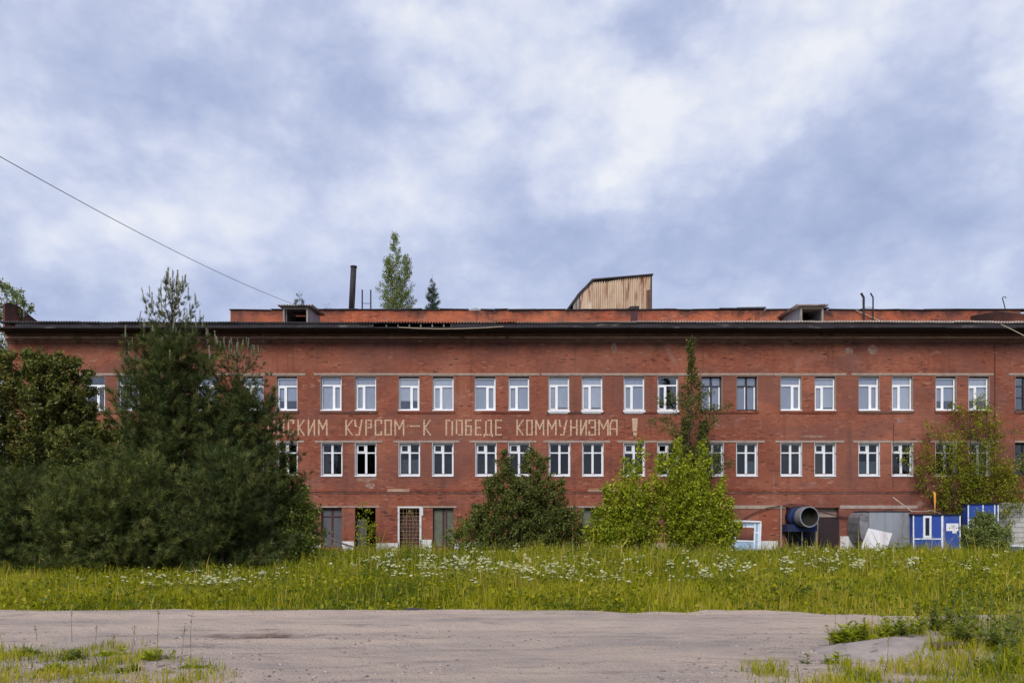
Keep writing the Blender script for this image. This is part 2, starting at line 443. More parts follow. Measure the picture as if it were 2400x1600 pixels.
M['bark_birch'] = mottled('birch_bark', (.62, .63, .64), (.50, .51, .52), 3, .9, 0, .006, (.05, .045, .04), (.58, .64), 4, stretch=(1, 1, 3))
M['log'] = mottled('charred_log', (.10, .07, .055), (.055, .038, .034), 8, .95, 0, .01, (.035, .026, .03))
M['log_end'] = mottled('log_cut', (.07, .045, .045), (.05, .033, .034), 12, .95)
M['dead_stick'] = mottled('grey_stick', (.13, .11, .10), (.08, .07, .065), 8, .95)
# foliage
M['pine'] = leaf_mat('pine_needles', (.034, .052, .018), (.088, .112, .033), (.21, .205, .062), .24, .008)
M['young_pine'] = leaf_mat('young_pine_needles', (.048, .070, .022), (.12, .145, .040), (.26, .255, .08), .26, .008)
M['candle'] = leaf_mat('new_pine_shoots', (.24, .25, .19), (.36, .36, .29), (.50, .48, .40), .3, .03)
M['dark_leaf'] = leaf_mat('dark_leaves', (.050, .070, .018), (.11, .135, .031), (.24, .23, .058), .36, .012)
M['olive_leaf'] = leaf_mat('olive_leaves', (.050, .068, .018), (.115, .13, .033), (.26, .235, .06), .34, .012)
M['lime_leaf'] = leaf_mat('lime_leaves', (.12, .165, .012), (.30, .35, .018), (.55, .55, .05), .45, .012)
M['mid_leaf'] = leaf_mat('mid_green_leaves', (.072, .105, .022), (.15, .19, .038), (.30, .31, .075), .4, .012)
M['yellow_leaf'] = leaf_mat('yellow_green_leaves', (.10, .13, .012), (.225, .25, .018), (.42, .40, .035), .45, .012)
M['pale_leaf'] = leaf_mat('pale_roof_leaves', (.11, .145, .035), (.20, .25, .065), (.36, .39, .13), .42, .03)
M['roof_pine'] = leaf_mat('roof_pine_needles', (.035, .065, .035), (.06, .10, .05), (.11, .145, .075), .25, .05)
M['grass'] = leaf_mat('meadow_grass', (.10, .14, .018), (.37, .365, .008), (.52, .40, .11), .45, .008, .35, .55)
M['umbel'] = mottled('umbel_florets', (.52, .51, .32), (.34, .36, .18), 18, .9, 0, 0)
M['stem'] = leaf_mat('weed_stems', (.07, .09, .03), (.14, .15, .05), (.26, .20, .09), .2, .04)


def glass_mat(name, tint, refl):
    t = NT(name)
    tr = t.n('ShaderNodeBsdfTransparent'); tr.inputs[0].default_value = tint + (1,)
    g = t.n('ShaderNodeBsdfGlossy'); g.inputs['Roughness'].default_value = .03; g.inputs['Color'].default_value = (.92, .95, 1, 1)
    v = t.coord(); nb = t.bump(t.noise(v, 1.1, 2), .02, .25); t.l(nb, g.inputs['Normal'])
    f = t.n('ShaderNodeFresnel'); f.inputs[0].default_value = 1.5
    k = t.math('MULTIPLY_ADD', f.outputs[0], 1.0); k.node.inputs[2].default_value = refl
    m = t.n('ShaderNodeMixShader'); t.l(k, m.inputs[0]); t.l(tr.outputs[0], m.inputs[1]); t.l(g.outputs[0], m.inputs[2])
    t.l(m.outputs[0], t.out.inputs['Surface'])
    return t.m


M['glass'] = glass_mat('window_glass', (.95, .96, .97), .06)
M['glass_dirty'] = glass_mat('dusty_window_glass', (.66, .67, .68), .0)

# ------------------------------------------------------------------ ground and road
t = NT('meadow_soil'); v = t.coord()
c = t.mix(t.rng(t.noise(v, .8, 7, .6), .35, .65), (.055, .06, .018), (.10, .095, .03))
c = t.mix(t.rng(t.noise(v, .15, 5, .6), .4, .65), c, (.045, .055, .02))
t.bsdf(c, .95, 0, t.bump(t.noise(v, 9, 5), .04), .1)
M['soil'] = t.m

t = NT('dirt_road'); v = t.coord()
vs = t.n('ShaderNodeMapping'); t.l(t.coord(), vs.inputs['Vector']); vs.inputs['Scale'].default_value = (.22, 1.0, 1.0)
c = t.mix(t.rng(t.noise(vs.outputs[0], 1.3, 6, .6, .4), .36, .64), (.53, .41, .335), (.40, .33, .288))
c = t.mix(t.rng(t.noise(v, .5, 6, .6), .42, .66), c, (.55, .43, .35))
c = t.mix(t.rng(t.noise(vs.outputs[0], 4.5, 6, .7), .52, .70, 0, .75), c, (.19, .16, .145))
c = t.mix(t.rng(t.noise(t.coord((.12, .9, 1.)), .9, 6, .65, .3), .52, .68, 0, .6), c, (.29, .255, .235))
c = t.mix(t.rng(t.noise(v, 11, 6, .75), .58, .72, 0, .45), c, (.21, .165, .14))
c = t.mix(t.rng(t.noise(v, 26, 4, .75), .57, .72, 0, .7), c, (.18, .15, .135))
c = t.mix(t.rng(t.noise(v, 34, 3, .7), .62, .72, 0, .8), c, (.55, .48, .44))
a = t.n('ShaderNodeAttribute'); a.attribute_name = 'tint'
c = t.mix(t.math('MULTIPLY', a.outputs['Fac'], t.rng(t.noise(v, 7, 6, .7), .25, .62, .3, 1.)), c, (.085, .042, .028))
nb = t.bump(t.math('ADD', t.noise(v, 22, 6, .7), t.math('MULTIPLY', t.noise(v, 3, 5, .6), 1.6)), .06, 1.0)
t.bsdf(c, .95, 0, nb, .15)
M['road'] = t.m
M['stone'] = leaf_mat('gravel_stone', (.15, .125, .12), (.28, .235, .21), (.44, .375, .335), 0., .02)
M['mound'] = mottled('dry_earth', (.33, .28, .25), (.24, .20, .18), 4, .95, 0, .03, (.15, .125, .115), (.54, .66), 5)

# one sheet: fine grid near, stretched towards the horizon
gx = np.concatenate([np.array([-2500, -900, -400, -180, -90]), np.linspace(-60, 60, 61), np.array([90, 180, 400, 900, 2500])])
gy = np.concatenate([np.array([-2500, -900, -300, -100, -40, -15]), np.linspace(-5, 60, 40), np.array([90, 180, 400, 900, 2500])])
GXm, GYm = np.meshgrid(gx, gy)
V = np.stack([GXm, GYm, np.zeros_like(GXm)], -1).reshape(-1, 3)
near = (abs(V[:, 0]) < 60) & (V[:, 1] > 16) & (V[:, 1] < 40)
V[:, 2] = np.where(near, (fbm(V[:, 0], V[:, 1], 7, 3) - .5) * .12, 0) - .02
nx, ny = len(gx), len(gy)
i, j = np.meshgrid(np.arange(nx - 1), np.arange(ny - 1)); q = (j * nx + i).ravel()
tag(link('ground', npmesh('ground', V, np.stack([q, q + 1, q + nx + 1, q + nx], -1), M['soil'], smooth=True)), kind='structure')


def road_far(x):
    """far edge of the dirt road"""
    x = np.asarray(x, float)
    e = 13.75 - .012 * x - .0035 * np.where(x > 0, x, 0) ** 2 - .004 * np.where(x < -6, x + 6, 0) ** 2
    return e + (fbm(x, x * 0, 3.2, 5) - .5) * .8 + (vnoise(x, x * 0, .5, 8) - .5) * .35


def road_h(x, y):
    h = (fbm(x, y, 1.6, 11, 5) - .5) * .05 + (fbm(x * .3, y, .9, 31, 3) - .5) * .05 + (fbm(x, y, .25, 21, 3) - .5) * .012
    # two worn wheel tracks along the road
    wob = .25 * np.sin(x * .21 + .6) + .1 * np.sin(x * .53)
    for (yc, dp, wd2) in ((9.3, .030, .34), (11.0, .026, .32), (12.7, .022, .3)):
        h = h - dp * np.exp(-((y - yc - wob) / wd2) ** 2) + dp * .55 * np.exp(-((y - yc - wob - .6) / .25) ** 2)
    # shallow reddish pothole
    px_, py_ = WX(612, 10.45), 10.45
    r = np.sqrt(((x - px_) / .55) ** 2 + ((y - py_) / .28) ** 2)
    return .075 + h - .065 * np.exp(-r ** 2)


rx = np.concatenate([np.linspace(-60, -13, 48)[:-1], np.linspace(-13, 13, 330), np.linspace(13, 60, 48)[1:]])
ry = np.linspace(0, 1, 130)
X = np.repeat(rx[None], len(ry), 0)
fe = road_far(rx)
Y = 2.0 + (fe[None] - 2.0) * ry[:, None]
Z = road_h(X, Y)
edge = np.clip((fe[None] - Y) / .35, 0, 1)
Z = Z * edge + (-.035) * (1 - edge)
V = np.stack([X, Y, Z], -1).reshape(-1, 3)
px_, py_ = WX(612, 10.45), 10.45
rr = np.sqrt(((X - px_) / .62) ** 2 + ((Y - py_) / .42) ** 2) + (fbm(X, Y, .3, 41) - .5) * 1.3
tint = np.clip((1.35 - rr) * 1.4, 0, 1).ravel()
nx, ny = len(rx), len(ry)
i, j = np.meshgrid(np.arange(nx - 1), np.arange(ny - 1)); q = (j * nx + i).ravel()
tag(link('road', npmesh('road', V, np.stack([q, q + 1, q + nx + 1, q + nx], -1), M['road'], tint, True)), kind='structure')


# batch instancing of a small template into one mesh
def scatter(tv, tf, pos, mats, tint):
    tv = np.asarray(tv, float); tf = np.asarray(tf, int); n = len(tv); k = len(pos)
    V = np.einsum('kij,nj->kni', mats, tv) + pos[:, None]
    Fq = (np.arange(k)[:, None, None] * n + tf[None]).reshape(-1, tf.shape[1])
    return V.reshape(-1, 3), Fq, np.repeat(tint, n)


def rotmats(k, nrm_bias=0., rg=rng):
    """random frames (columns = axes); z axis biased upward"""
    z = rg.normal(size=(k, 3)); z[:, 2] += nrm_bias * np.sign(rg.random(k) - .12); z /= np.linalg.norm(z, axis=1, keepdims=True)
    a = rg.normal(size=(k, 3)); x = np.cross(a, z); x /= np.linalg.norm(x, axis=1, keepdims=True)
    y = np.cross(z, x)
    return np.stack([x, y, z], -1)


# stones on the road
def stones(n, seed):
    g = np.random.default_rng(seed)
    y = 3.5 + 10.3 * g.random(n) ** 1.15
    x = (g.random(n) - .5) * 1.55 * y
    dens = fbm(x, y * 1.8, 2.2, 61)
    nearw = np.clip((11.6 - y) / 3, .06, 1)
    ok = (g.random(n) < np.clip((dens - .36) * 3.2, .03, 1) * nearw) & (y < road_far(x) - .15)
    x, y = x[ok], y[ok]; k = len(x)
    tv = np.array([(1, 0, 0), (-1, 0, 0), (0, 1, 0), (0, -1, 0), (0, 0, 1), (0, 0, -1.)])
    tf = np.array([(0, 2, 4), (2, 1, 4), (1, 3, 4), (3, 0, 4), (2, 0, 5), (1, 2, 5), (3, 1, 5), (0, 3, 5)])
    s = .004 + .024 * g.random(k) ** 5
    m = rotmats(k, 0, g) * s[:, None, None] * (0.6 + .7 * g.random((k, 1, 3)))
    m[:, 2] *= .6
    return scatter(tv, tf, np.stack([x, y, road_h(x, y) + s * .15], -1), m, g.random(k))


V, Fq, tn = stones(52000, 5)
tag(link('gravel', npmesh('gravel', V, Fq, M['stone'], tn)), 'loose gravel and small stones scattered over the dirt road', 'gravel', kind='stuff')

# ------------------------------------------------------------------ the factory
XL, XR = WX(18), 36.0
fb = empty('factory_building', (0, D, 0), 'long three-storey red brick factory with faded painted slogan between its upper floors', 'building')
OB = org(fb)

Z3a, Z3b = WZ(961), WZ(881)
Z2a, Z2b = WZ(1114), WZ(1037)
Z1a, Z1b = .35, WZ(1189)
W3 = [(93, 141), (197, 246), (276, 325), (383, 431), (461, 509), (569, 617), (648, 697), (751, 801), (832, 882), (934, 983), (1014, 1063),
      (1113, 1161), (1192, 1240), (1286, 1334), (1363, 1413), (1462, 1511), (1541, 1590), (1644, 1692), (1727, 1775), (1830, 1878), (1910, 1958),
      (2013, 2061), (2091, 2139), (2194, 2241), (2271, 2318), (2380, 2428), (2460, 2508)]
W2 = [(197, 246), (276, 325), (383, 431), (461, 509), (569, 617), (648, 697), (752, 803), (832, 882), (935, 984), (1013, 1063),
      (1115, 1163), (1192, 1241), (1287, 1336), (1364, 1415), (1462, 1511), (1541, 1590), (1645, 1697), (1725, 1776), (1829, 1880), (1909, 1959),
      (2012, 2062), (2090, 2140), (2193, 2242), (2271, 2320), (2380, 2428), (2460, 2508)]
W1 = [(753, 801), (832, 880), (937, 983), (1014, 1063), (1364, 1412)]
HW = .605     # half width of an opening
openings = []
for (a, b) in W3: c = WX((a + b) / 2); openings.append((c - .6, c + .6, Z3a, Z3b))
for (a, b) in W2: c = WX((a + b) / 2); openings.append((c - HW, c + HW, Z2a, Z2b))
for (a, b) in W1: c = WX((a + b) / 2); openings.append((c - .58, c + .58, Z1a, Z1b))
openings.append((WX(1842), WX(1967), 0.05, WZ(1189)))          # bay with the fan and the dark door
TOPW = 12.36


def holed_wall(y, x0, x1, z0, z1, ops, depth):
    xs = sorted({x0, x1} | {o[0] for o in ops} | {o[1] for o in ops})
    zs = sorted({z0, z1} | {o[2] for o in ops} | {o[3] for o in ops})
    m = MB(); idx = {}
    def vid(x, z):
        if (x, z) not in idx: idx[(x, z)] = len(m.v); m.v.append((x, y, z))
        return idx[(x, z)]
    for i in range(len(xs) - 1):
        for j in range(len(zs) - 1):
            cx, cz = (xs[i] + xs[i + 1]) / 2, (zs[j] + zs[j + 1]) / 2
            if any(o[0] < cx < o[1] and o[2] < cz < o[3] for o in ops): continue
            m.f.append((vid(xs[i], zs[j]), vid(xs[i + 1], zs[j]), vid(xs[i + 1], zs[j + 1]), vid(xs[i], zs[j + 1])))
    for (a, b, c, d) in ops:
        k = [(a, c), (b, c), (b, d), (a, d)]
        for p in range(4):
            (xa, za), (xb, zb) = k[p], k[(p + 1) % 4]
            m.add([(xa, y, za), (xb, y, zb), (xb, y + depth, zb), (xa, y + depth, za)], [(0, 3, 2, 1)])
    return m


holed_wall(D, XL, XR, -.3, TOPW, openings, .42).build('wall', M['brick'], fb)
MB().add([(XL, D, -.3), (XL, D + 24, -.3), (XL, D + 24, 13.0), (XL, D, TOPW)], [(0, 1, 2, 3)]).build('end_wall', M['brick_side'], fb)
MB().add([(XR, D, -.3), (XR, D + 24, -.3), (XR, D + 24, 13.0), (XR, D, TOPW)], [(3, 2, 1, 0)]).build('end_wall', M['brick_side'], fb)
MB().box(XL, XR, D + 23.6, D + 24, -.3, 13.4).build('rear_wall', M['brick'], fb)
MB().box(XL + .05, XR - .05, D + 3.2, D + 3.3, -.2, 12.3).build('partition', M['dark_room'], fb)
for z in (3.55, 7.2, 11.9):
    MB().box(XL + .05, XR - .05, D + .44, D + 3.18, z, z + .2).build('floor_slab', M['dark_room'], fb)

# cornice bands, stepped out towards the eaves
for (va, vb, pr, mt) in ((782, 790.5, .06, 'soot_brick'), (790.5, 794.5, .20, 'ledge'), (794.5, 799.5, .12, 'soot_brick'), (799.5, 804, .065, 'soot_brick')):
    zt, zb = WZ(va), WZ(vb)
    MB().box(XL - .02, XR, D - pr, D + .05, zb, zt + (.0 if va > 782 else .06)).build('cornice_band', M[mt], fb)
MB().box(XL, XR, D - 1.12, D - .01, TOPW + .003, TOPW + .06).build('soffit', M['soffit'], fb)
# fascia boards, one stretch lost
u = 36.0
rg = random.Random(3)
FY = D - 1.16
while u < 2460:
    L_ = rg.uniform(75, 165)
    if not (925 < u + L_ / 2 < 1130):
        x0, x1 = WX(u, FY), WX(u + L_, FY) - .01
        dz = rg.uniform(-.03, .02)
        sag = rg.uniform(-.03, .03)
        MB().add([(x0, FY, 12.36 + dz), (x1, FY, 12.36 + dz + sag), (x1, FY + .03, 12.36 + dz + sag), (x0, FY + .03, 12.36 + dz),
                  (x0, FY, 12.585), (x1, FY, 12.585), (x1, FY + .03, 12.585), (x0, FY + .03, 12.585)],
                 [(0, 3, 2, 1), (4, 5, 6, 7), (0, 1, 5, 4), (1, 2, 6, 5), (2, 3, 7, 6), (3, 0, 4, 7)]).build('fascia_board', M['fascia'], fb)
    u += L_
for k in range(9):
    x = WX(905 + k * 27, FY)
    MB().box(x - .035, x + .035, FY + .04, D - .2, 12.43, 12.56).build('rafter_end', M['wood_gray'], fb)
pts = [(WX(u_, FY - .02), FY - .02, WZ(v_, FY)) for u_, v_ in ((935, 767), (975, 769.5), (1030, 771), (1090, 770), (1140, 768), (1180, 765.5))]
MB().tube(pts, .022, 5).build('loose_batten', M['wood_pale'], fb)

# corrugated lean-to roof, sheet by sheet
PITCH = .155
NW = 7


def wave_sheet(nw, length, rise, amp, th=.012, sub=6):
    n = nw * sub + 1
    x = np.linspace(0, nw * PITCH, n); z = amp * np.cos(x / PITCH * 2 * pi)
    V = []
    for (yy, zz) in ((0, 0), (length, rise)):
        for o in (0, th):
            V += [(a, yy, b + zz + o) for a, b in zip(x, z)]
    Fq = []
    for i in range(n - 1):
        a, b, c_, d = i, n + i, 2 * n + i, 3 * n + i
        Fq += [(b, b + 1, d + 1, d), (a, c_, c_ + 1, a + 1), (a, a + 1, b + 1, b), (c_, d, d + 1, c_ + 1)]
    return np.array(V), np.array(Fq)


EY = D - 1.24
RISE = .14
sv, sf = wave_sheet(NW, 5.25, 5.25 * RISE, .05, .02)
sheet_me = npmesh('roof_sheet', sv, sf, M['slate']); sheet_dk = npmesh('roof_sheet', sv, sf, M['slate_dark'])
x = XL + .35; k = 0
while x < XR:
    o = link('roof_sheet', sheet_dk if WX(1100) > x + .3 * sin(k * 1.7) * 9 else sheet_me, fb, (x, EY - D + rg.uniform(-.04, .02), 12.645 + rg.uniform(-.014, .014) + .03 * sin(x * .11)))
    o.rotation_euler = (0, rg.uniform(-.006, .006), 0)
    x += NW * PITCH; k += 1
MB().add([(XL, EY + 5.1, 13.36), (XR, EY + 5.1, 13.36), (XR, D + 24, 12.9), (XL, D + 24, 12.9)], [(0, 1, 2, 3)]).build('rear_roof', M['felt'], fb)

# upper brick volume behind the eaves
UY = 46.0
ux0, ux1 = WX(540, UY), WX(2392, UY)
UT = WZ(727, UY)
MB().box(ux0, ux1, UY, UY + .4, 12.9, UT).build('upper_wall', M['brick_top'], fb)
MB().box(ux0, ux0 + .4, UY + .4, UY + 15, 12.9, UT - .01).build('upper_wall', M['brick_side'], fb)
MB().box(ux1 - .4, ux1, UY + .4, UY + 15, 12.9, UT - .01).build('upper_wall', M['brick_side'], fb)
MB().box(ux0 + .4, ux1 - .4, UY + 14.6, UY + 15, 12.9, UT - .01).build('upper_wall', M['brick_top'], fb)
UR = UT - .35
MB().box(ux0 + .4, ux1 - .4, UY + .4, UY + 14.6, UR - .3, UR).build('upper_roof', M['felt'], fb)
x = ux0 - .06
while x < ux1:
    l_ = rg.uniform(.7, 2.1)
    hz = UT + .005 + rg.uniform(0, .03)
    th = rg.uniform(.035, .07)
    if 1600 < CX + x * F / UY < 1990 and rg.random() < .7: hz += rg.uniform(.03, .10); th += .03
    if rg.random() > .06:
        MB().obox((x + l_ / 2, UY + .2, hz + th / 2), (l_ - .015, .56, th), (1, 0, rg.uniform(-.02, .02))).build('coping', M['felt'] if rg.random() < .8 else M['slate_dark'], fb)
    x += l_
# repaired rust-red strip on the upper wall
MB().box(WX(1478, UY), WX(1494, UY), UY - .012, UY + .1, 13.5, UT - .05).build('patch', M['maroon'], fb)

# fire wall rising at the far end of the roof
prof = [(D - .25, 12.3), (D - .25, 13.9), (D - .05, 14.06), (D + .3, 14.14), (D + .9, 14.16), (D + 1.3, 14.08), (D + 1.8, 13.93), (D + 2.4, 13.80), (D + 3.4, 13.66), (D + 5, 13.5), (D + 5, 12.3)]
MB().prismx(prof, XL - .1, XL + .01).build('fire_wall', M['brick_side'], fb)
xq = WX(2412, 43.0)
MB().prismx([(D - .9, 12.75), (D - .9, 13.15), (D + 1.4, 14.0), (D + 4.0, 14.45), (D + 4.0, 12.9)], WX(2400, 41.2), WX(2400, 41.2) + .4).build('fire_wall', M['brick_side'], fb)

# string course and plinth, a little broken
x = XL
rs = random.Random(9)
while x < XR:
    l_ = rs.uniform(1.2, 3.4); x1 = min(x + l_, XR)
    MB().box(x, x1 - .004, D - .055 - rs.uniform(0, .012), D + .02, WZ(1152) , WZ(1146) + rs.uniform(-.02, .02)).build('string_course', M['ledge'] if rs.random() < .25 else M['brick_infill'], fb)
    MB().box(x, x1 - .004, D - .03, D + .02, WZ(1156), WZ(1152) - .003).build('string_course', M['soot_brick'], fb)
    x = x1
for (ua, ub, vt, mt) in ((725, 752, 1276, 'plaster'), (802, 830, 1268, 'plaster'), (882, 935, 1272, 'plaster'), (985, 1012, 1264, 'plaster'), (1065, 1362, 1270, 'plaster'),
                         (1414, 1640, 1272, 'concrete'), (1660, 1712, 1277, 'plaster'), (1783, 1822, 1267, 'plaster'), (1969, 2055, 1256, 'plaster'), (2055, 2400, 1262, 'concrete')):
    MB().box(WX(ua), WX(ub), D - .05, D + .02, -.2, WZ(vt)).build('plinth', M[mt], fb)

# lintel strips over the windows
for vv, segs in ((876.5, [(20, 190), (193, 372), (376, 600), (602, 716), (736, 1005), (1006, 1265), (1269, 1412), (1413, 1640), (1642, 1812), (1814, 1984), (1995, 2160), (2161, 2328), (2364, 2440)]),
                 (1034, [(180, 340), (370, 520), (560, 713), (738, 897), (922, 1077), (1100, 1257), (1273, 1430), (1447, 1604), (1640, 1792), (1817, 1978), (2000, 2092), (2093, 2160), (2180, 2340), (2378, 2440)]),
                 (1187, [(742, 890), (930, 1070), (1330, 1425), (1715, 1840), (1968, 2150)])):
    for (ua, ub) in segs:
        hh = .06 if vv < 1100 else (.045 if ua < 1500 else .10)
        MB().box(WX(ua), WX(ub), D - .022 - rs.uniform(0, .012), D + .03, WZ(vv) - hh - rs.uniform(0, .01), WZ(vv) + hh * .8).build('lintel', M['concrete'] if rs.random() < .6 else M['reveal'], fb)
# brick sill ledges under the third-floor pairs
for i in range(1, len(W3) - 1, 2):
    a, b = W3[i][0] - 3, W3[i + 1][1] + 3
    MB().box(WX(a), WX(b), D - .06, D + .02, WZ(966.5), WZ(962.5)).box(WX(a) + .03, WX(b) - .03, D - .035, D + .02, WZ(969), WZ(966.6)).build('sill_ledge', M['soot_brick'] if rs.random() < .4 else M['brick_infill'], fb)
# bricked-up openings and cement scars on the ground floor
MB().box(WX(1778), WX(1827), D - .006, D + .02, WZ(1262), WZ(1193)).build('brick_infill', M['brick_infill'], fb)
MB().box(WX(1716), WX(1776), D - .005, D + .02, WZ(1268), WZ(1196)).build('brick_infill', M['brick'], fb)
rc = random.Random(12)
for (uc, vc, ru, rv) in ((857, 1121, 32, 9), (1489, 905, 7, 13), (1935, 1118, 26, 5), (1990, 822, 12, 9), (2044, 820, 14, 12), (2110, 985, 10, 6), (868, 1138, 14, 8), (1440, 815, 7, 16), (1905, 1022, 30, 4), (2155, 1180, 10, 8)):
    pl = [(WX(uc + ru * cos(q / 14 * 2 * pi) * rc.uniform(.6, 1.1)), WZ(vc + rv * sin(q / 14 * 2 * pi) * rc.uniform(.6, 1.1))) for q in range(14)]
    if any(o[0] < WX(uc) < o[1] and o[2] < WZ(vc) < o[3] for o in openings): continue
    MB().prism(pl, D - .006, D + .01).build('cement_patch', M['scar'], fb)
MB().tube([(WX(2331), D - .03, 4.2), (WX(2331), D - .03, 11.75)], .028, 6).build('downpipe', M['rust'], fb)
MB().tube([(WX(2093), D - .02, WZ(1150)), (WX(2093), D - .02, 6.2), (WX(2094), D - .02, WZ(990))], .018, 5).build('conduit', M['rust'], fb)

# ------------------------------------------------------------------ windows
W_, H3 = 1.17, Z3b - Z3a
FB = .18   # frame set back


def frame_mesh(name, mat, rects, depth, y0=FB):
    m = MB()
    for (x0, x1, z0, z1, dy) in rects: m.box(x0, x1, y0 - dy, y0 + depth, z0, z1)
    return m.mesh(name, mat)


def quad_mesh(name, mat, x0, x1, z0, z1, y):
    return MB().add([(x0, y, z0), (x1, y, z0), (x1, y, z1), (x0, y, z1)], [(0, 1, 2, 3)]).mesh(name, mat)


def pane_mesh(name, mat, x0, x1, z0, z1, y):
    return MB().box(x0, x1, y, y + .006, z0, z1).mesh(name, mat)


def make_pvc(sign, gap):
    """white plastic window: transom light over a fixed and an opening sash; returns [(name, mesh)]"""
    w = .575; b = .065; ht = H3 - .03 - gap; zt = ht * .745; xm = sign * .10
    r = [(-w, w, .0, b + .01, 0), (-w, w, ht - b, ht, 0), (-w, -w + b, b + .01, ht - b, 0), (w - b, w, b + .01, ht - b, 0),
         (-w + b, w - b, zt - .04, zt + .04, .004), (xm - .045, xm + .045, b + .01, zt - .04, .004)]
    # opening sash gets its own thicker border
    if sign > 0: sx0, sx1 = xm + .045, w - b
    else: sx0, sx1 = -w + b, xm - .045
    s = .05; z0, z1 = b + .01, zt - .04
    r += [(sx0, sx1, z0, z0 + s, .014), (sx0, sx1, z1 - s, z1, .014), (sx0, sx0 + s, z0 + s, z1 - s, .014), (sx1 - s, sx1, z0 + s, z1 - s, .014)]
    out = [('frame', frame_mesh('pvc_window', M['pvc'], r, .06))]
    if sign > 0: lo, hi = (-w + b, xm - .045), (sx0 + s, sx1 - s)
    else: lo, hi = (xm + .045, w - b), (sx0 + s, sx1 - s)
    out.append(('pane', pane_mesh('pane', M['glass'], -w + b, w - b, zt + .04, ht - b, FB + .03)))
    out.append(('pane', pane_mesh('pane', M['glass'], lo[0], lo[1], z0, z1, FB + .032)))
    out.append(('pane', pane_mesh('pane', M['glass'], hi[0], hi[1], z0 + s, z1 - s, FB + .028)))
    return out


sill_a = MB().box(-.60, .60, -.07, FB, -.045, -.002).mesh('sill', M['pvc'])
sill_b = MB().box(-.62, .62, -.09, FB, -.13, -.012).box(-.56, .5, -.045, .02, -.2, -.131).mesh('sill', M['sill_paint'])
blinds = [quad_mesh('blind', M[k], -.56, .56, .03, H3 - .06, FB + .11) for k in ('blind', 'blind_dim')]
drops = [quad_mesh('blind', M[m_], -.56, .56, z_, H3 - .06, FB + .10) for m_, z_ in (('blind', .55), ('blind_dim', .3), ('blind', .18), ('blind_dim', .8))]
pv = {}
for sgn in (1, -1):
    for g in (0., .07): pv[(sgn, g)] = make_pvc(sgn, g)

# old wooden windows: four lights, thick middle post
H2 = Z2b - Z2a


def make_wood(kind, mat='white_wood', h=H2, glass='glass_dirty'):
    w = .585; b = .085; zb = .10; ht = h - .02; zt = ht * .705
    r = [(-w, w, .0, zb, 0), (-w, w, ht - b, ht, 0), (-w, -w + b, zb, ht - b, 0), (w - b, w, zb, ht - b, 0),
         (-.06, .06, zb, ht - b, .02), (-w + b, -.06, zt - .035, zt + .035, .008), (.06, w - b, zt - .035, zt + .035, .008)]
    lights = [[-w + b, -.06, zb, zt - .035], [.06, w - b, zb, zt - .035], [-w + b, -.06, zt + .035, ht - b], [.06, w - b, zt + .035, ht - b]]
    if kind == 'vent':      # small opening vent in the upper light
        x0, x1, z0, z1 = lights[2]; s = .055
        r += [(x0, x1, z0, z0 + s, .015), (x0, x1, z1 - s, z1, .015), (x0, x0 + s, z0 + s, z1 - s, .015), (x1 - s, x1, z0 + s, z1 - s, .015)]
        lights[2] = [x0 + s, x1 - s, z0 + s, z1 - s]
    out = [('frame', frame_mesh('wooden_window', M[mat], r, .06))]
    for q, (x0, x1, z0, z1) in enumerate(lights): out.append(('pane', pane_mesh('pane', M[glass], x0, x1, z0, z1, FB + .03 + .001 * q)))
    return out


wd = {'plain': make_wood('plain'), 'vent': make_wood('vent')}
sill_c = MB().box(-.60, .60, -.05, FB, -.06, -.002).mesh('sill', M['white_wood'])
rev = MB()
for (x0, x1, z0, z1) in ((-HW + .002, -HW + .025, 0, H2), (HW - .025, HW - .002, 0, H2), (-HW + .025, HW - .025, H2 - .022, H2 - .002)):
    rev.box(x0, x1, -.004, FB, z0, z1)
rev_w = rev.mesh('reveal', M['plaster'])
rev2 = MB()
for (x0, x1, z0, z1) in ((-.597, -.578, 0, H3), (.578, .597, 0, H3), (-.578, .578, H3 - .02, H3 - .003)): rev2.box(x0, x1, -.003, FB, z0, z1)
rev_c = rev2.mesh('reveal', M['reveal'])
curt = {'white': 'curtain', 'net': 'net'}


def wavy(name, mat, x0, x1, z0, z1, y, amp=.02, n=22, tilt=0.):
    xs = np.linspace(x0, x1, n); m = MB()
    for i in range(n):
        dz = .05 * sin(i * 1.9) * tilt
        m.v += [(xs[i], y + amp * sin(i * 1.3), z0), (xs[i], y + amp * sin(i * 1.3 + .4), z1 + dz)]
    m.f = [(2 * i, 2 * i + 2, 2 * i + 3, 2 * i + 1) for i in range(n - 1)]
    return m.mesh(name, mat, smooth=True)


cur_white = wavy('curtain', M['curtain'], -.5, .5, .12, H2 * .50, FB + .12, .025, 24, 1.2)
cur_net = wavy('curtain', M['net'], -.5, .5, .1, H2 * .62, FB + .12, .03, 26, .8)
cur_dark = wavy('curtain', M['film'], -.5, .5, .1, H2 * .95, FB + .14, .03, 26, .2)
brd_r = quad_mesh('board', M['pale_board'], .05, .5, .1, H2 * .44, FB + .10)
brd_2 = quad_mesh('board', M['pale_board'], -.5, .5, .1, H2 * .44, FB + .10)
brd_b = quad_mesh('board', M['beige_board'], -.5, -.05, .1, H2 * .68, FB + .10)


def place(parts, u_mid, z, kids=()):
    x = WX(u_mid)
    root = link('window', parts[0][1], fb, (x, 0, z))
    for nm, me in list(parts[1:]) + [(me.name.split('.')[0], me) for me in kids]:
        link(nm, me, root)
    return root


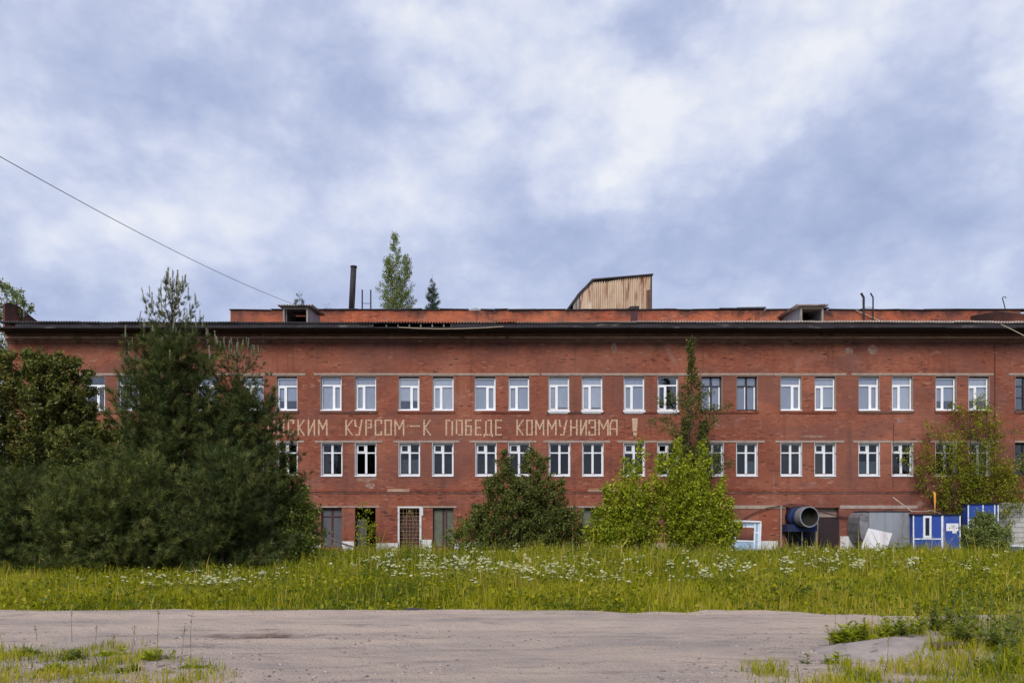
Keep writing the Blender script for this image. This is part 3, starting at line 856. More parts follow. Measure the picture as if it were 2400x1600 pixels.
rw = random.Random(21)
for i, (a, b) in enumerate(W3):
    u = (a + b) / 2
    if a in (1644, 1727, 2380, 2460):
        h = H3 - .02
        r = [(-.575, .575, 0, .07, 0), (-.575, .575, h - .07, h, 0), (-.575, -.505, .07, h - .07, 0), (.505, .575, .07, h - .07, 0),
             (-.05, .05, .07, h - .07, .02), (-.505, .505, h * .72 - .035, h * .72 + .035, .012)]
        if a > 2300: r += [(-.505, .505, h * .36, h * .36 + .06, .012)]
        ps = [('frame', frame_mesh('old_window', M['dark_wood'], r, .06))]
        for q, (x0, x1, z0, z1) in enumerate(((-.505, -.05, .07, h * .72 - .035), (.05, .505, .07, h * .72 - .035), (-.505, -.05, h * .72 + .035, h - .07), (.05, .505, h * .72 + .035, h - .07))):
            ps.append(('pane', pane_mesh('pane', M['glass'], x0, x1, z0, z1, FB + .03)))
        if a < 2300:
            ps.append(('inner_post', MB().box(-.11, -.052, FB + .0, FB + .05, .07, h * .72 - .04).box(.42, .50, FB + .0, FB + .05, .07, h * .72 - .04).mesh('inner_post', M['white_wood'])))
        place(ps, u, Z3a, [rev_c] + ([blinds[1]] if a < 2300 else []) + [MB().box(-.6, .6, -.04, FB, -.07, -.002).mesh('sill', M['dark_wood'])])
        continue
    sgn = 1 if i in (7, 9, 11, 2, 4, 17, 19, 21, 1) else -1
    gap = .07 if i in (5, 6, 9, 10, 11, 12, 20, 23, 24) else 0.
    kids = [rev_c]
    kids.append(sill_b if a in (1286, 1363, 1462, 1541) else sill_a)
    if a not in (197, 276, 1541): kids.append(rw.choice([blinds[0], blinds[0], blinds[1]] + drops[:3] + [blinds[0], drops[3] if rw.random() < .5 else drops[2]]))
    place(pv[(sgn, gap)], u, Z3a + .01, kids)

for i, (a, b) in enumerate(W2):
    u = (a + b) / 2
    if a >= 2380:
        place(make_wood('plain', 'dark_wood'), u, Z2a, [cur_dark]); continue
    kind = 'plain' if a in (752, 1287, 1364, 1645, 1725, 1829, 2193, 2271) else 'vent'
    kids = [rev_w, sill_c]
    kids += {935: [cur_white], 1013: [cur_net], 1115: [cur_net], 1725: [brd_r], 1909: [brd_b], 2012: [brd_2], 752: [cur_dark], 2193: [cur_net], 2271: [cur_white], 1829: [cur_net]}.get(a, [])
    place(wd[kind], u, Z2a, kids)

# ground-floor openings
H1 = Z1b - Z1a
for a, b in W1:
    u = (a + b) / 2
    if a == 753:
        m = MB().box(-.56, .56, FB + .03, FB + .05, .02, H1 - .02).mesh('dark_window', M['film'])
        rt = link('window', m, fb, (WX(u), 0, Z1a))
        link('frame', MB().box(-.05, .06, FB, FB + .028, .02, H1 - .03).box(-.56, -.052, FB, FB + .026, H1 * .76, H1 * .79).box(.062, .56, FB, FB + .026, H1 * .76, H1 * .79).mesh('frame', M['maroon']), rt)
    elif a == 832:
        m = MB().box(-.56, .0, FB + .2, FB + .22, .02, H1 * .7).mesh('dark_window', M['film'])
        link('window', m, fb, (WX(u), 0, Z1a))
    elif a == 937:
        m = MB().box(-.66, -.56, -.05, .1, 0, H1 + .06).box(.56, .67, -.05, .1, 0, H1 + .06).box(-.56, .56, -.05, .1, H1 - .02, H1 + .06).box(.67, .76, -.04, .02, H1 * .8, H1 + .02)
        rt = link('window', m.mesh('window_surround', M['plaster']), fb, (WX(u), 0, Z1a))
        g = MB()
        for k in range(11): zz = .1 + k * (H1 - .2) / 10; g.tube([(-.55, .04, zz), (.55, .04, zz)], .011, 4)
        for xx in (-.36, -.18, 0, .18, .36): g.tube([(xx, .055, .02), (xx, .055, H1 - .05)], .010, 4)
        for xx in (-.5, -.28, .28, .5): g.tube([(0, .07, H1 - .06), (xx, .07, H1 * .52)], .010, 4)
        for xx in (-.5, .5): g.tube([(xx, .07, H1 * .5), (0, .07, .05)], .010, 4)
        link('grille', g.mesh('grille', M['yellow_bar']), rt)
        link('board', MB().box(-.55, .55, .3, .32, 0, H1 * .82).mesh('board', M['maroon']), rt)
    else:
        m = MB().box(-.56, .56, FB + .05, FB + .08, .02, H1 - .02).mesh('boarded_window', M['green_film'])
        rt = link('window', m, fb, (WX(u), 0, Z1a))
        link('frame', MB().box(-.06, .05, FB + .01, FB + .046, .02, H1 - .02).box(.12, .2, FB + .01, FB + .046, .02, H1 * .9).mesh('frame', M['maroon']), rt)
# recess behind the fan with its dark door
MB().box(WX(1842) + .002, WX(1967) - .002, D + .36, D + .41, .05, WZ(1189)).build('recess_wall', M['concrete'], fb)
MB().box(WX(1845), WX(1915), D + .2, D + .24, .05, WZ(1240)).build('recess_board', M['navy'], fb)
dr = MB().box(WX(1919), WX(1966), D - .02, D + .04, .1, WZ(1211)).build('door', M['door'], fb)
MB().tube([(WX(1931), D - .03, .1), (WX(1931), D - .03, WZ(1213))], .02, 5).build('door_seam', M['iron'], dr)

# ------------------------------------------------------------------ slogan laid in pale bricks
G = {'Н': [[(0, 0), (0, 1)], [(1, 0), (1, 1)], [(0, .5), (1, .5)]],
     'С': [[(1, .78), (1, 1), (0, 1), (0, 0), (1, 0), (1, .22)]],
     'К': [[(0, 0), (0, 1)], [(1, 1), (.12, .5), (1, 0)]],
     'И': [[(0, 1), (0, 0)], [(0.05, .12), (.95, .9)], [(1, 1), (1, 0)]],
     'М': [[(0, 0), (0, 1)], [(.05, .95), (.5, .42), (.95, .95)], [(1, 1), (1, 0)]],
     'У': [[(0, 1), (.08, .62), (.75, .48)], [(1, 1), (.6, 0), (.2, 0)]],
     'Р': [[(0, 0), (0, 1), (1, 1), (1, .48), (0, .48)]],
     'О': [[(0, 0), (0, 1), (1, 1), (1, 0), (0, 0)]],
     'П': [[(0, 0), (0, 1), (1, 1), (1, 0)]],
     'Б': [[(1, 1), (0, 1), (0, 0), (1, 0), (1, .55), (0, .55)]],
     'Е': [[(1, 1), (0, 1), (0, 0), (1, 0)], [(0, .52), (.8, .52)]],
     'Д': [[(0, -.09), (0, .05), (1, .05), (1, -.09)], [(.2, .05), (.2, 1), (.86, 1), (.86, .05)]],
     'З': [[(0, .8), (0, 1), (1, 1), (1, .52), (.35, .52)], [(1, .5), (1, 0), (0, 0), (0, .2)]],
     'А': [[(0, 0), (0, .72), (.3, 1), (1, 1), (1, 0)], [(0, .45), (1, .45)]],
     '—': [[(0, .56), (1, .56)]]}
slog = empty('slogan', (0, D, WZ(1020)), parent=fb)
ROW = .0808; ZB = WZ(1020)
rl = random.Random(4)
TXT = [('И', 627, 644), ('Н', 650, 667), ('С', 674, 690), ('К', 697, 715), ('И', 721, 739), ('М', 745, 768), ('К', 809, 828), ('У', 830, 850), ('Р', 856, 872), ('С', 878, 896),
       ('О', 901, 919), ('М', 924, 948), ('—', 961, 984), ('К', 992, 1011), ('П', 1044, 1062), ('О', 1068, 1085), ('Б', 1090, 1106), ('Е', 1113, 1129),
       ('Д', 1133, 1156), ('Е', 1160, 1177), ('К', 1210, 1228), ('О', 1233, 1249), ('М', 1254, 1276), ('М', 1282, 1305), ('У', 1309, 1330),
       ('Н', 1336, 1354), ('И', 1359, 1376), ('З', 1379, 1397), ('М', 1402, 1427), ('А', 1428, 1448), ('!', 1482, 1494)]
for ch, ua, ub in TXT:
    x0, x1 = WX(ua) + .05, WX(ub) - .05
    rows = {}
    if ch == '!':
        for r_ in range(11):
            if 3 <= r_ <= 10: rows[r_] = [(x0 - .02 - .005 * r_, x1 + .02 + .005 * r_)]
            if r_ < 2: rows[r_] = [(x0 - .01, x1 + .01)]
        rows[11] = [(x0 - .07, x1 + .07)]
    else:
        for pl in G[ch]:
            for (a, b) in zip(pl[:-1], pl[1:]):
                ax, az, bx, bz = x0 + a[0] * (x1 - x0), a[1] * 10.5 + .25, x0 + b[0] * (x1 - x0), b[1] * 10.5 + .25
                if abs(az - bz) < .6:
                    rows.setdefault(int(math.floor((az + bz) / 2)), []).append((min(ax, bx) - .05, max(ax, bx) + .05))
                else:
                    lo, hi = sorted((az, bz))
                    for r_ in range(int(math.floor(lo)), int(math.floor(hi)) + 1):
                        tt = (min(max(r_ + .5, lo), hi) - az) / (bz - az); xx = ax + (bx - ax) * tt
                        rows.setdefault(r_, []).append((xx - .052, xx + .052))
    m = MB()
    for r_, iv in rows.items():
        iv = sorted(iv); mg = [list(iv[0])]
        for a, b in iv[1:]:
            if a <= mg[-1][1] + .01: mg[-1][1] = max(mg[-1][1], b)
            else: mg.append([a, b])
        for a, b in mg:
            # split long runs into single bricks
            nbr = 1 if ch == '!' else max(1, round((b - a) / .13))
            for q in range(nbr):
                if nbr > 2 and rl.random() < .02: continue
                s0, s1 = a + (b - a) * q / nbr, a + (b - a) * (q + 1) / nbr
                m.box(s0 + .004 + rl.uniform(0, .012), s1 - .004 - rl.uniform(0, .012), D - .005, D + .01, ZB + r_ * ROW + .008, ZB + (r_ + 1) * ROW - .006)
    m.build('exclamation_mark' if ch == '!' else ('dash' if ch == '—' else 'letter'), M['paint_brick'], slog)

# ------------------------------------------------------------------ dormers
def dormer(u0, u1, yf, ztop, zroof_back, depth):
    x0, x1 = WX(u0, yf), WX(u1, yf)
    zb = 12.7
    root = MB().box(x0, x0 + .10, yf, yf + .12, zb, ztop).box(x1 - .10, x1, yf, yf + .12, zb, ztop).box(x0 + .1, x1 - .1, yf, yf + .1, ztop - .1, ztop).box(x0 + .1, x0 + .17, yf + .16, yf + .24, zb, ztop - .1).build('dormer', M['wood_gray'], fb)
    for xa in (x0 - .012, x1 - .018):
        MB().add([(xa, yf + .13, zb), (xa + .03, yf + .13, zb), (xa + .03, yf + depth, zb), (xa, yf + depth, zb),
                  (xa, yf + .13, ztop), (xa + .03, yf + .13, ztop), (xa + .03, yf + depth, zroof_back), (xa, yf + depth, zroof_back)],
                 [(0, 3, 2, 1), (4, 5, 6, 7), (0, 1, 5, 4), (1, 2, 6, 5), (2, 3, 7, 6), (3, 0, 4, 7)]).build('side_board', M['galv'], root)
    MB().box(x0 + .02, x1 - .02, yf + depth - .06, yf + depth, zb, zroof_back - .01).build('back_board', M['dark_room'], root)
    nw = int(round((x1 - x0 + .55) / PITCH))
    a, b = wave_sheet(nw, depth + .35, (zroof_back - ztop) * (depth + .35) / depth, .04, .02)
    o = link('roof_sheet', npmesh('dormer_sheet', a, b, M['slate']), root)
    o.location = np.array(((x0 + x1) / 2 - nw * PITCH / 2, yf - .25, ztop + .05)) - org(root)
    return root


dormer(663, 722, 42.3, WZ(720, 42.3), WZ(720, 42.3) + .2, 2.6)
dormer(1876, 1930, 43.0, WZ(719, 43), WZ(719, 43) + .15, 2.9)

# ------------------------------------------------------------------ things on the roof
HY = 49.0
hz0 = UR
hut = empty('rooftop_hut', (WX(1430, HY), HY, hz0), 'rusty beige corrugated metal hut with slanting roof standing on the factory roof', 'hut')
xa, xb = WX(1388, HY), WX(1526, HY)
za, zb_ = WZ(658, HY), WZ(646, HY)
nwv = 26
m = MB(); n = nwv * 6 + 1
xs = np.linspace(xa, xb, n)
for i in range(n):
    yy = HY + .045 * cos(i / 6 * 2 * pi)
    zt = za + (zb_ - za) * i / (n - 1) - (.18 * max(0, 1 - abs(i / n - .2) / .35) * (0.8 + .4 * sin(i * .9)))
    m.v += [(xs[i], yy, hz0), (xs[i], yy, zt)]
m.f = [(2 * i, 2 * i + 2, 2 * i + 3, 2 * i + 1) for i in range(n - 1)]
m.build('corrugated_front', M['tin'], hut)
MB().prism([(xa, hz0), (xb - .01, hz0), (xb - .01, zb_ - .02), (xa, za - .02)], HY + .06, HY + 3).build('core', M['dark_wood'], hut)
MB().box(xb - .30, xb - .02, HY - .04, HY - .024, hz0, WZ(680, HY)).build('rust_sheet', M['rust'], hut)
MB().box(xb - .02, xb + .05, HY - .05, HY + 3, hz0, zb_ + .02).build('corner_post', M['iron'], hut)
xc = WX(1326, HY)
zc = WZ(728, HY)
dz = (zb_ - za) / (xb - xa)
MB().add([(xa - .03, HY - .14, za), (xb + .12, HY - .14, zb_ + .03), (xb + .12, HY + 3.1, zb_ + .03), (xa - .03, HY + 3.1, za),
          (xa - .03, HY - .14, za + .09), (xb + .12, HY - .14, zb_ + .10), (xb + .12, HY + 3.1, zb_ + .10), (xa - .03, HY + 3.1, za + .09)],
         [(0, 3, 2, 1), (4, 5, 6, 7), (0, 1, 5, 4), (1, 2, 6, 5), (2, 3, 7, 6), (3, 0, 4, 7)]).build('roof', M['felt'], hut)
ctrl = [(xa - .03, za + .09), (WX(1374, HY), WZ(669, HY)), (WX(1356, HY), WZ(687, HY)), (xc, zc)]
poly = ctrl + [(p[0] + .06, p[1] - .12) for p in reversed(ctrl)]
MB().prism(poly, HY - .12, HY + 3.1).build('lean_to_roof', M['felt'], hut)
for k, (ua, ub, vt) in enumerate(((1378, 1387, 669), (1369, 1377.5, 677), (1360, 1368.5, 686), (1351, 1358, 697), (1343, 1350, 707))):
    MB().prism([(WX(ua, HY), hz0), (WX(ub, HY), hz0), (WX(ub, HY), WZ(vt - 7, HY)), (WX(ua, HY), WZ(vt + 2, HY))], HY - .02, HY + .01).build('board', M['tin'] if k < 3 else M['wood_gray'], hut)
MB().prism([(WX(1352, HY), hz0), (xa, hz0), (xa, za), (WX(1352, HY), WZ(690, HY))], HY + .03, HY + 2.9).build('side_core', M['dark_wood'], hut)

CY = 53.0
ch_ = empty('chimney_pipe', (WX(816, CY), CY, UR), 'tall dark iron chimney pipe leaning slightly beside roof birch', 'chimney')
b0 = np.array((WX(820, CY), CY, UR)); b1 = np.array((WX(829, CY), CY, WZ(624, CY)))
rr_ = 7.0 / F * CY
MB().tube([b0, b0 * .6 + b1 * .4], rr_ * 1.12, 14).build('lower_pipe', M['iron'], ch_, True)
MB().tube([b0 * .6 + b1 * .4, b1], [rr_ * .98, rr_ * .95], 14).build('upper_pipe', M['iron'], ch_, True)
MB().tube([b0 * .62 + b1 * .38, b0 * .58 + b1 * .42], rr_ * 1.25, 14).build('collar', M['iron'], ch_)
MB().tube([b1 - (0, 0, .1), b1], rr_ * 1.12, 14).build('rim', M['iron'], ch_)
MB().tube([(WX(832, CY), CY - .5, UR), (WX(832, CY), CY - .5, WZ(695, CY))], .03, 5).build('stay_rod', M['iron'], ch_)

LY = 47.0
ld = empty('roof_ladder', (WX(859, LY), LY, UR), 'two upright dark ladder rails with one rung between chimney pipe and roof birch', 'ladder')
for u_ in (849, 869): MB().tube([(WX(u_, LY), LY, UR), (WX(u_, LY), LY, WZ(679, LY))], .045, 6).build('rail', M['iron'], ld)
MB().tube([(WX(849, LY), LY, WZ(711, LY)), (WX(869, LY), LY, WZ(711, LY))], .02, 5).build('rung', M['iron'], ld)
ld = empty('bent_ladder', (WX(2030, UY - .1), UY - .12, 13.3), 'pair of dark ladder rails bent over at the top beside open roof dormer', 'ladder')
for u_, r_ in ((2022, .07), (2044, .045)):
    MB().tube([(WX(u_, UY), UY - .12, 13.3), (WX(u_, UY), UY - .12, WZ(698, UY)), (WX(u_ - 2, UY), UY - .12, WZ(695, UY)), (WX(u_ - 6, UY), UY - .12, WZ(688, UY))], r_, 7).build('rail', M['iron'], ld)
for v_ in (722, 735, 748): MB().tube([(WX(2022, UY), UY - .12, WZ(v_, UY)), (WX(2044, UY), UY - .12, WZ(v_, UY))], .016, 5).build('rung', M['iron'], ld)
MB().tube([(WX(u_, UY + .3), UY + .3, WZ(v_, UY + .3)) for u_, v_ in ((2357, 730), (2354, 715), (2350, 701), (2350, 697), (2353, 695), (2357, 696), (2357.5, 699))], .028, 6).build('hooked_pole', M['iron'])
tag(bpy.data.objects['hooked_pole'], 'thin grey pole with hooked top at the end of upper brick wall', 'pole')
MB().add([(WX(1470, UY), UY - .1, UT + .06), (WX(1476, UY), UY - .1, UT + .22), (WX(1498, UY), UY - .1, UT + .24), (WX(1497, UY), UY - .1, UT + .07),
          (WX(1470, UY), UY + .5, UT + .06), (WX(1476, UY), UY + .5, UT + .22), (WX(1498, UY), UY + .5, UT + .24), (WX(1497, UY), UY + .5, UT + .07)],
         [(0, 1, 5, 4), (1, 2, 6, 5), (2, 3, 7, 6), (4, 7, 6, 5), (0, 3, 2, 1), (0, 4, 7, 3)]).build('vent_cap', M['iron'])
tag(bpy.data.objects['vent_cap'], 'low rusty vent cap on the parapet in front of corrugated rooftop hut', 'vent')
MB().prism([(WX(1098, 52), UR - .1), (WX(1130, 52), UR - .1), (WX(1126, 52), WZ(724.5, 52)), (WX(1113, 52), WZ(721, 52)), (WX(1101, 52), WZ(724.5, 52))], 52, 54).build('roof_hatch', M['galv'])
tag(bpy.data.objects['roof_hatch'], 'small grey gabled roof hatch just showing above the parapet', 'hatch')

# ------------------------------------------------------------------ overhead and wall cables
A = np.array((WX(684, 43.6), 43.6, WZ(711, 43.6))); B = np.array((WX(0, 21), 21, WZ(367, 21)))
dirc = B - A
pts = []
for s_ in np.linspace(0, 1.7, 40):
    p = A + dirc * s_; p[2] -= 1.1 * s_ * (1.0 - s_); pts.append(p)
MB().tube(pts, .012, 5).build('overhead_cable', M['cable'])
tag(bpy.data.objects['overhead_cable'], 'thin overhead cable slanting across the sky down to the roof dormer', 'cable')
cb1 = [(1735, 1219), (1752, 1208), (1775, 1197), (1800, 1189), (1830, 1184), (1865, 1181), (1890, 1184), (1912, 1194), (1940, 1203), (1975, 1210), (2000, 1209), (2030, 1203), (2060, 1197), (2090, 1193)]
MB().tube([(WX(a), D - .12, WZ(b)) for a, b in cb1], .028, 6).build('wall_cable', M['wallcable'])
tag(bpy.data.objects['wall_cable'], 'thick dark red cable sagging along the wall above the fan', 'cable')
cb2 = [(1828, 1186), (1850, 1178), (1880, 1180), (1905, 1189), (1925, 1199), (1955, 1206), (1990, 1211), (2020, 1207), (2050, 1200)]
MB().tube([(WX(a), D - .17, WZ(b) - .06) for a, b in cb2], .018, 6).build('wall_cable', M['wallcable'])
tag(bpy.data.objects['wall_cable.001'], 'thinner dark red cable looping over the top of the fan mouth', 'cable')
MB().tube([(WX(2060, 43), 45.9, WZ(728, 46)), (WX(2110, 44), 45.9, WZ(757, 46))], .025, 5).build('roof_wire', M['wood_pale'])
tag(bpy.data.objects['roof_wire'], 'pale wire slanting down the upper brick wall beside bent ladder', 'wire')
MB().tube([(WX(2346, 40.7), 40.7, WZ(760, 40.7)), (WX(2372, 40.4), 40.4, WZ(772, 40.4)), (WX(2420, 40), 40, WZ(797, 40))], .02, 5).build('eaves_wire', M['wood_pale'])
tag(bpy.data.objects['eaves_wire'], 'pale wire running down from the eaves near hooked pole', 'wire')

# ------------------------------------------------------------------ things along the wall
def P(u, v, d): return np.array((WX(u, d), d, WZ(v, d)))


# discarded fan with its round mouth
fan = empty('industrial_fan', (WX(1880, 41), 41, 0), 'blue industrial fan with round open grey mouth mounted in the wall recess', 'fan')
mc = P(1897, 1210.5, 40.4); ax = np.array((.30, -.95, 0.)); ax /= np.linalg.norm(ax)
ax_cam = mc - np.array((0, 0, H0)); ax_cam /= np.linalg.norm(ax_cam)
ax = np.array((.18, -.98, 0)); ax /= np.linalg.norm(ax)
rm = 23.8 / F * 40.4
def ringtube(p0, p1, r0, r1, n=28):
    return tube_np([p0, p1], [r0, r1], n)
m = MB(); m.tube([mc, mc - ax * .55], [rm, rm * 1.0], 30, False); m.build('mouth', M['fan_grey'], fan, True)
m = MB(); m.tube([mc - ax * .01, mc - ax * .5], [rm * .94, rm * .86], 30, False)
V_, F_ = tube_np([mc - ax * .5, mc - ax * .51], [rm * .86, .01], 30); b_ = len(m.v); m.v += [tuple(p) for p in V_]; m.f += [tuple(int(b_ + i) for i in f) for f in F_]
m.build('inner_duct', M['fan_in'], fan, True)
m = MB(); V_, F_ = tube_np([mc + ax * .012, mc + ax * .013], [rm * 1.03, rm * .93], 30); m.v = [tuple(p) for p in V_]; m.f = [tuple(int(i) for i in f) for f in F_]
m.tube([mc + ax * .012, mc - ax * .05], [rm * 1.04, rm * 1.04], 30, False); m.build('rim', M['galv'], fan)
MB().tube([mc - ax * .55, mc - ax * .62, mc - ax * .78, mc - ax * .85], [rm, rm * 1.07, rm * 1.07, rm], 30).build('blue_band', M['blue_fan'], fan, True)
MB().tube([mc - ax * .85, mc - ax * 1.5], [rm * 1.0, rm * 1.02], 30).build('housing', M['blue_fan'], fan, True)
bx0, bx1 = WX(1842, 41.3), WX(1912, 41.3)
MB().box(bx0, bx1, 41.1, 41.9, WZ(1245, 41.3), WZ(1228, 41.3)).build('cradle', M['blue_fan'], fan)
for u_ in (1848, 1880, 1908): MB().tube([(WX(u_, 41.15), 41.15, 0), (WX(u_, 41.15), 41.15, WZ(1245, 41.2))], .03, 6).build('leg', M['iron'] if u_ != 1880 else M['wood_gray'], fan)

MB().tube([(WX(1831, 41.8), 41.82, 0), (WX(1831, 41.8), 41.82, WZ(1184))], .05, 8).build('white_pipe', M['plaster'])
o = tag(bpy.data.objects['white_pipe'], 'rusty white upright pipe against the wall beside blue fan', 'pipe'); o.data.materials[0] = M['concrete']

# old blue and white panelled frame leaning on the wall
FD = 40.6
fr = empty('panelled_frame', (WX(1744, FD), FD, 0), 'white and pale blue panelled wooden frame with square hole standing by brick wall', 'frame')
def fbx(u0, u1, v0, v1, y0, y1, nm, mt, par): return MB().box(WX(u0, FD), WX(u1, FD), y0, y1, WZ(v1, FD), WZ(v0, FD)).build(nm, M[mt], par)
fbx(1704, 1780, 1219, 1222.5, FD - .12, FD + .2, 'top_rail', 'trim', fr)
fbx(1705, 1709, 1222.5, 1297, FD - .10, FD + .2, 'side_rail', 'trim', fr)
fbx(1777, 1781, 1222.5, 1297, FD - .10, FD + .2, 'side_rail', 'trim', fr)
fbx(1709, 1724, 1223, 1297, FD - .0, FD + .1, 'stile_panel', 'paleblue', fr)
fbx(1766, 1777, 1223, 1297, FD - .0, FD + .1, 'stile_panel', 'paleblue', fr)
fbx(1724, 1766, 1223, 1234, FD + .0, FD + .1, 'head_panel', 'paleblue', fr)
fbx(1724, 1766, 1266, 1297, FD + .0, FD + .1, 'bottom_panel', 'paleblue', fr)
for (a, b, c_, d_) in ((1709, 1712.5, 1223, 1296), (1721, 1725, 1226, 1296), (1765, 1768.5, 1226, 1296), (1774.5, 1777, 1223, 1296)):
    fbx(a, b, c_, d_, FD - .03, FD - .002, 'moulding', 'trim', fr)
for (a, b, c_, d_) in ((1712.5, 1774.5, 1223, 1226), (1725, 1765, 1231.5, 1235), (1725, 1765, 1265.5, 1269), (1712.5, 1721, 1240.5, 1244), (1768.5, 1774.5, 1245, 1248.5)):
    fbx(a, b, c_, d_, FD - .028, FD - .003, 'moulding', 'trim', fr)

fr.rotation_euler = (0, .035, 0)
# white sheet leaning
PD = 39.4
q = [P(2034, 1238, PD + .5), P(2090, 1250, PD + .5), P(2073, 1299, PD - .1), P(2014, 1292, PD - .1)]
nv = np.cross(q[1] - q[0], q[3] - q[0]); nv /= np.linalg.norm(nv)
m = MB().add(q + [p - nv * .05 for p in q], [(0, 1, 2, 3), (7, 6, 5, 4), (0, 4, 5, 1), (1, 5, 6, 2), (2, 6, 7, 3), (3, 7, 4, 0)])
lp = m.build('leaning_panel', M['panel_white']); tag(lp, 'dirty white panel leaning tilted in the weeds before the grey steel container', 'panel')
lpq = lambda s, t_: (q[0] * (1 - s) + q[1] * s) * (1 - t_) + (q[3] * (1 - s) + q[2] * s) * t_ + nv * .012
MB().tube([lpq(.05, .12), lpq(.9, .14)], .012, 4).build('batten', M['concrete'], lp)
lp.children[0].location = (0, 0, 0)
me = lp.children[0].data

# galvanised container with round-cornered end
ctn = empty('steel_container', (WX(2078, 41), 41, 0), 'grey galvanised steel container with vertical seams beside blue kiosk', 'container')
CD = 40.4
us = [2015, 2037, 2075, 2108, 2132.5]
for k in range(4):
    a, b = WX(us[k], CD), WX(us[k + 1], CD)
    if k == 0:
        pl = [(a + .42, WZ(1199, CD)), (a + .16, WZ(1203, CD)), (a + .03, WZ(1212, CD)), (a, WZ(1225, CD)), (a + .02, WZ(1245, CD)), (a + .10, WZ(1260, CD)), (a + .25, WZ(1272, CD)), (b - .004, WZ(1276, CD)), (b - .004, WZ(1199, CD))]
        MB().prism(pl, CD + .02, 41.9).build('panel', M['fan_grey'], ctn)
    else:
        MB().box(a + .004, b - .004, CD - .004 * (k % 2), 41.9, WZ(1283, CD), WZ(1199, CD)).build('panel', M['galv'], ctn)
        MB().box(a - .012, a + .012, CD - .02, CD - .006, WZ(1280, CD), WZ(1201, CD)).build('seam', M['galv'], ctn)
MB().box(WX(2037, CD), WX(2132.5, CD), CD + .1, 41.9, 0, WZ(1283.2, CD)).build('base', M['iron'], ctn)
MB().box(WX(2030, CD), WX(2132.5, CD) , CD - .05, 41.9, WZ(1199, CD) + .003, WZ(1196.5, CD)).build('roof', M['felt'], ctn)

# blue kiosk
KD = 40.1
def kb(u0, u1, v0, v1, y0, y1, nm, mt, par, d=KD): return MB().box(WX(u0, d), WX(u1, d), y0, y1, WZ(v1, d), WZ(v0, d)).build(nm, M[mt], par)
ks = empty('blue_kiosk', (WX(2195, KD), KD, 0), 'blue panelled kiosk with white trims and narrow white window under yellow pipe', 'kiosk')
zb0 = VH + H0 * F / KD - 1
kb(2140, 2250, 1207, zb0, KD, KD + 1.6, 'body', 'blue', ks)
kb(2137, 2253, 1203.5, 1207 - .1, KD - .08, KD + 1.65, 'roof', 'navy', ks)
for u_ in (2139, 2205.5, 2248): kb(u_, u_ + (2.5 if u_ != 2205.5 else 4.5), 1207.2, zb0, KD - .04, KD - .004, 'corner_trim', 'trim', ks)
kb(2141.7, 2205.3, 1261, 1263.6, KD - .03, KD - .004, 'rail_trim', 'trim', ks)
wn_ = kb(2163, 2167.5, 1208, 1260.8, KD - .05, KD - .004, 'window', 'trim', ks)
for (a, b, c_, d_) in ((2177.5, 2182, 1208, 1260.8), (2167.6, 2177.4, 1208, 1213), (2167.6, 2177.4, 1254.5, 1260.8)):
    kb(a, b, c_, d_, KD - .05, KD - .004, 'frame', 'trim', wn_)
kb(2167.6, 2177.4, 1213.1, 1254.4, KD - .02, KD - .006, 'pane', 'navy', wn_)
dk = kb(2211, 2247, 1209, 1289, KD - .02, KD - .003, 'door', 'blue', ks)
sg = kb(2217, 2245.5, 1226, 1243.5, KD - .036, KD - .022, 'notice', 'paper', ks)
kb(2231, 2241, 1242, 1249, KD - .045, KD - .038, 'notice', 'paper', ks)
for (a, b, c_, d_, mt) in ((2223, 2226, 1235, 1238, 'ink_red'), (2239.5, 2242.5, 1235, 1238, 'ink_red'), (2228, 2238, 1230, 1232, 'ink_gray'), (2229, 2237, 1233.5, 1235, 'ink_gray'), (2230, 2236, 1237, 1238.2, 'ink_gray')):
    kb(a, b, c_, d_, KD - .040, KD - .0365, 'print', mt, sg)
# yellow gas pipe rising to the wall
pts = [P(2191, 1206, 41.0), P(2191, 1162, 41.0), P(2190.5, 1156.5, 41.06), P(2189, 1154, 41.25), P(2186, 1153, 42.0)]
MB().tube(pts, .125 / 2 * 1.05, 10).build('gas_pipe', M['yellow_pipe'], None, True)
tag(bpy.data.objects['gas_pipe'], 'bright yellow gas pipe rising from blue kiosk roof and bending into wall', 'pipe')
MB().tube([P(2093, 1165, 41.7), P(2137, 1198, 40.2)], .028, 6).build('diagonal_strut', M['wood_pale'])
tag(bpy.data.objects['diagonal_strut'], 'pale diagonal pole from wall down to the grey steel container', 'pole')
MB().tube([P(2137, 1198, 40.2), P(2160, 1198, 40), P(2187, 1196, 40.2), P(2205, 1204, 40.3)], .016, 5).build('kiosk_wire', M['wood_pale'])
tag(bpy.data.objects['kiosk_wire'], 'pale wire sagging behind the yellow pipe above blue kiosk', 'wire')

# taller blue cabin beyond
BD = 40.6
bc = empty('blue_cabin', (WX(2305, BD), BD, 0), 'taller blue cabin with white edge strips half hidden behind leafy shrub', 'cabin')
kb(2268, 2337, 1182, 1300, BD, BD + .5, 'body', 'blue', bc, BD)
kb(2266, 2340, 1179, 1181.9, BD - .06, BD + .55, 'roof', 'navy', bc, BD)
for u_ in (2267.5, 2302, 2329.5, 2337.5): kb(u_, u_ + 2.4, 1182.2, 1296, BD - .035, BD - .004, 'edge_strip', 'trim', bc, BD)
kb(2270, 2301.8, 1216.5, 1219, BD - .03, BD - .004, 'rail_trim', 'trim', bc, BD)
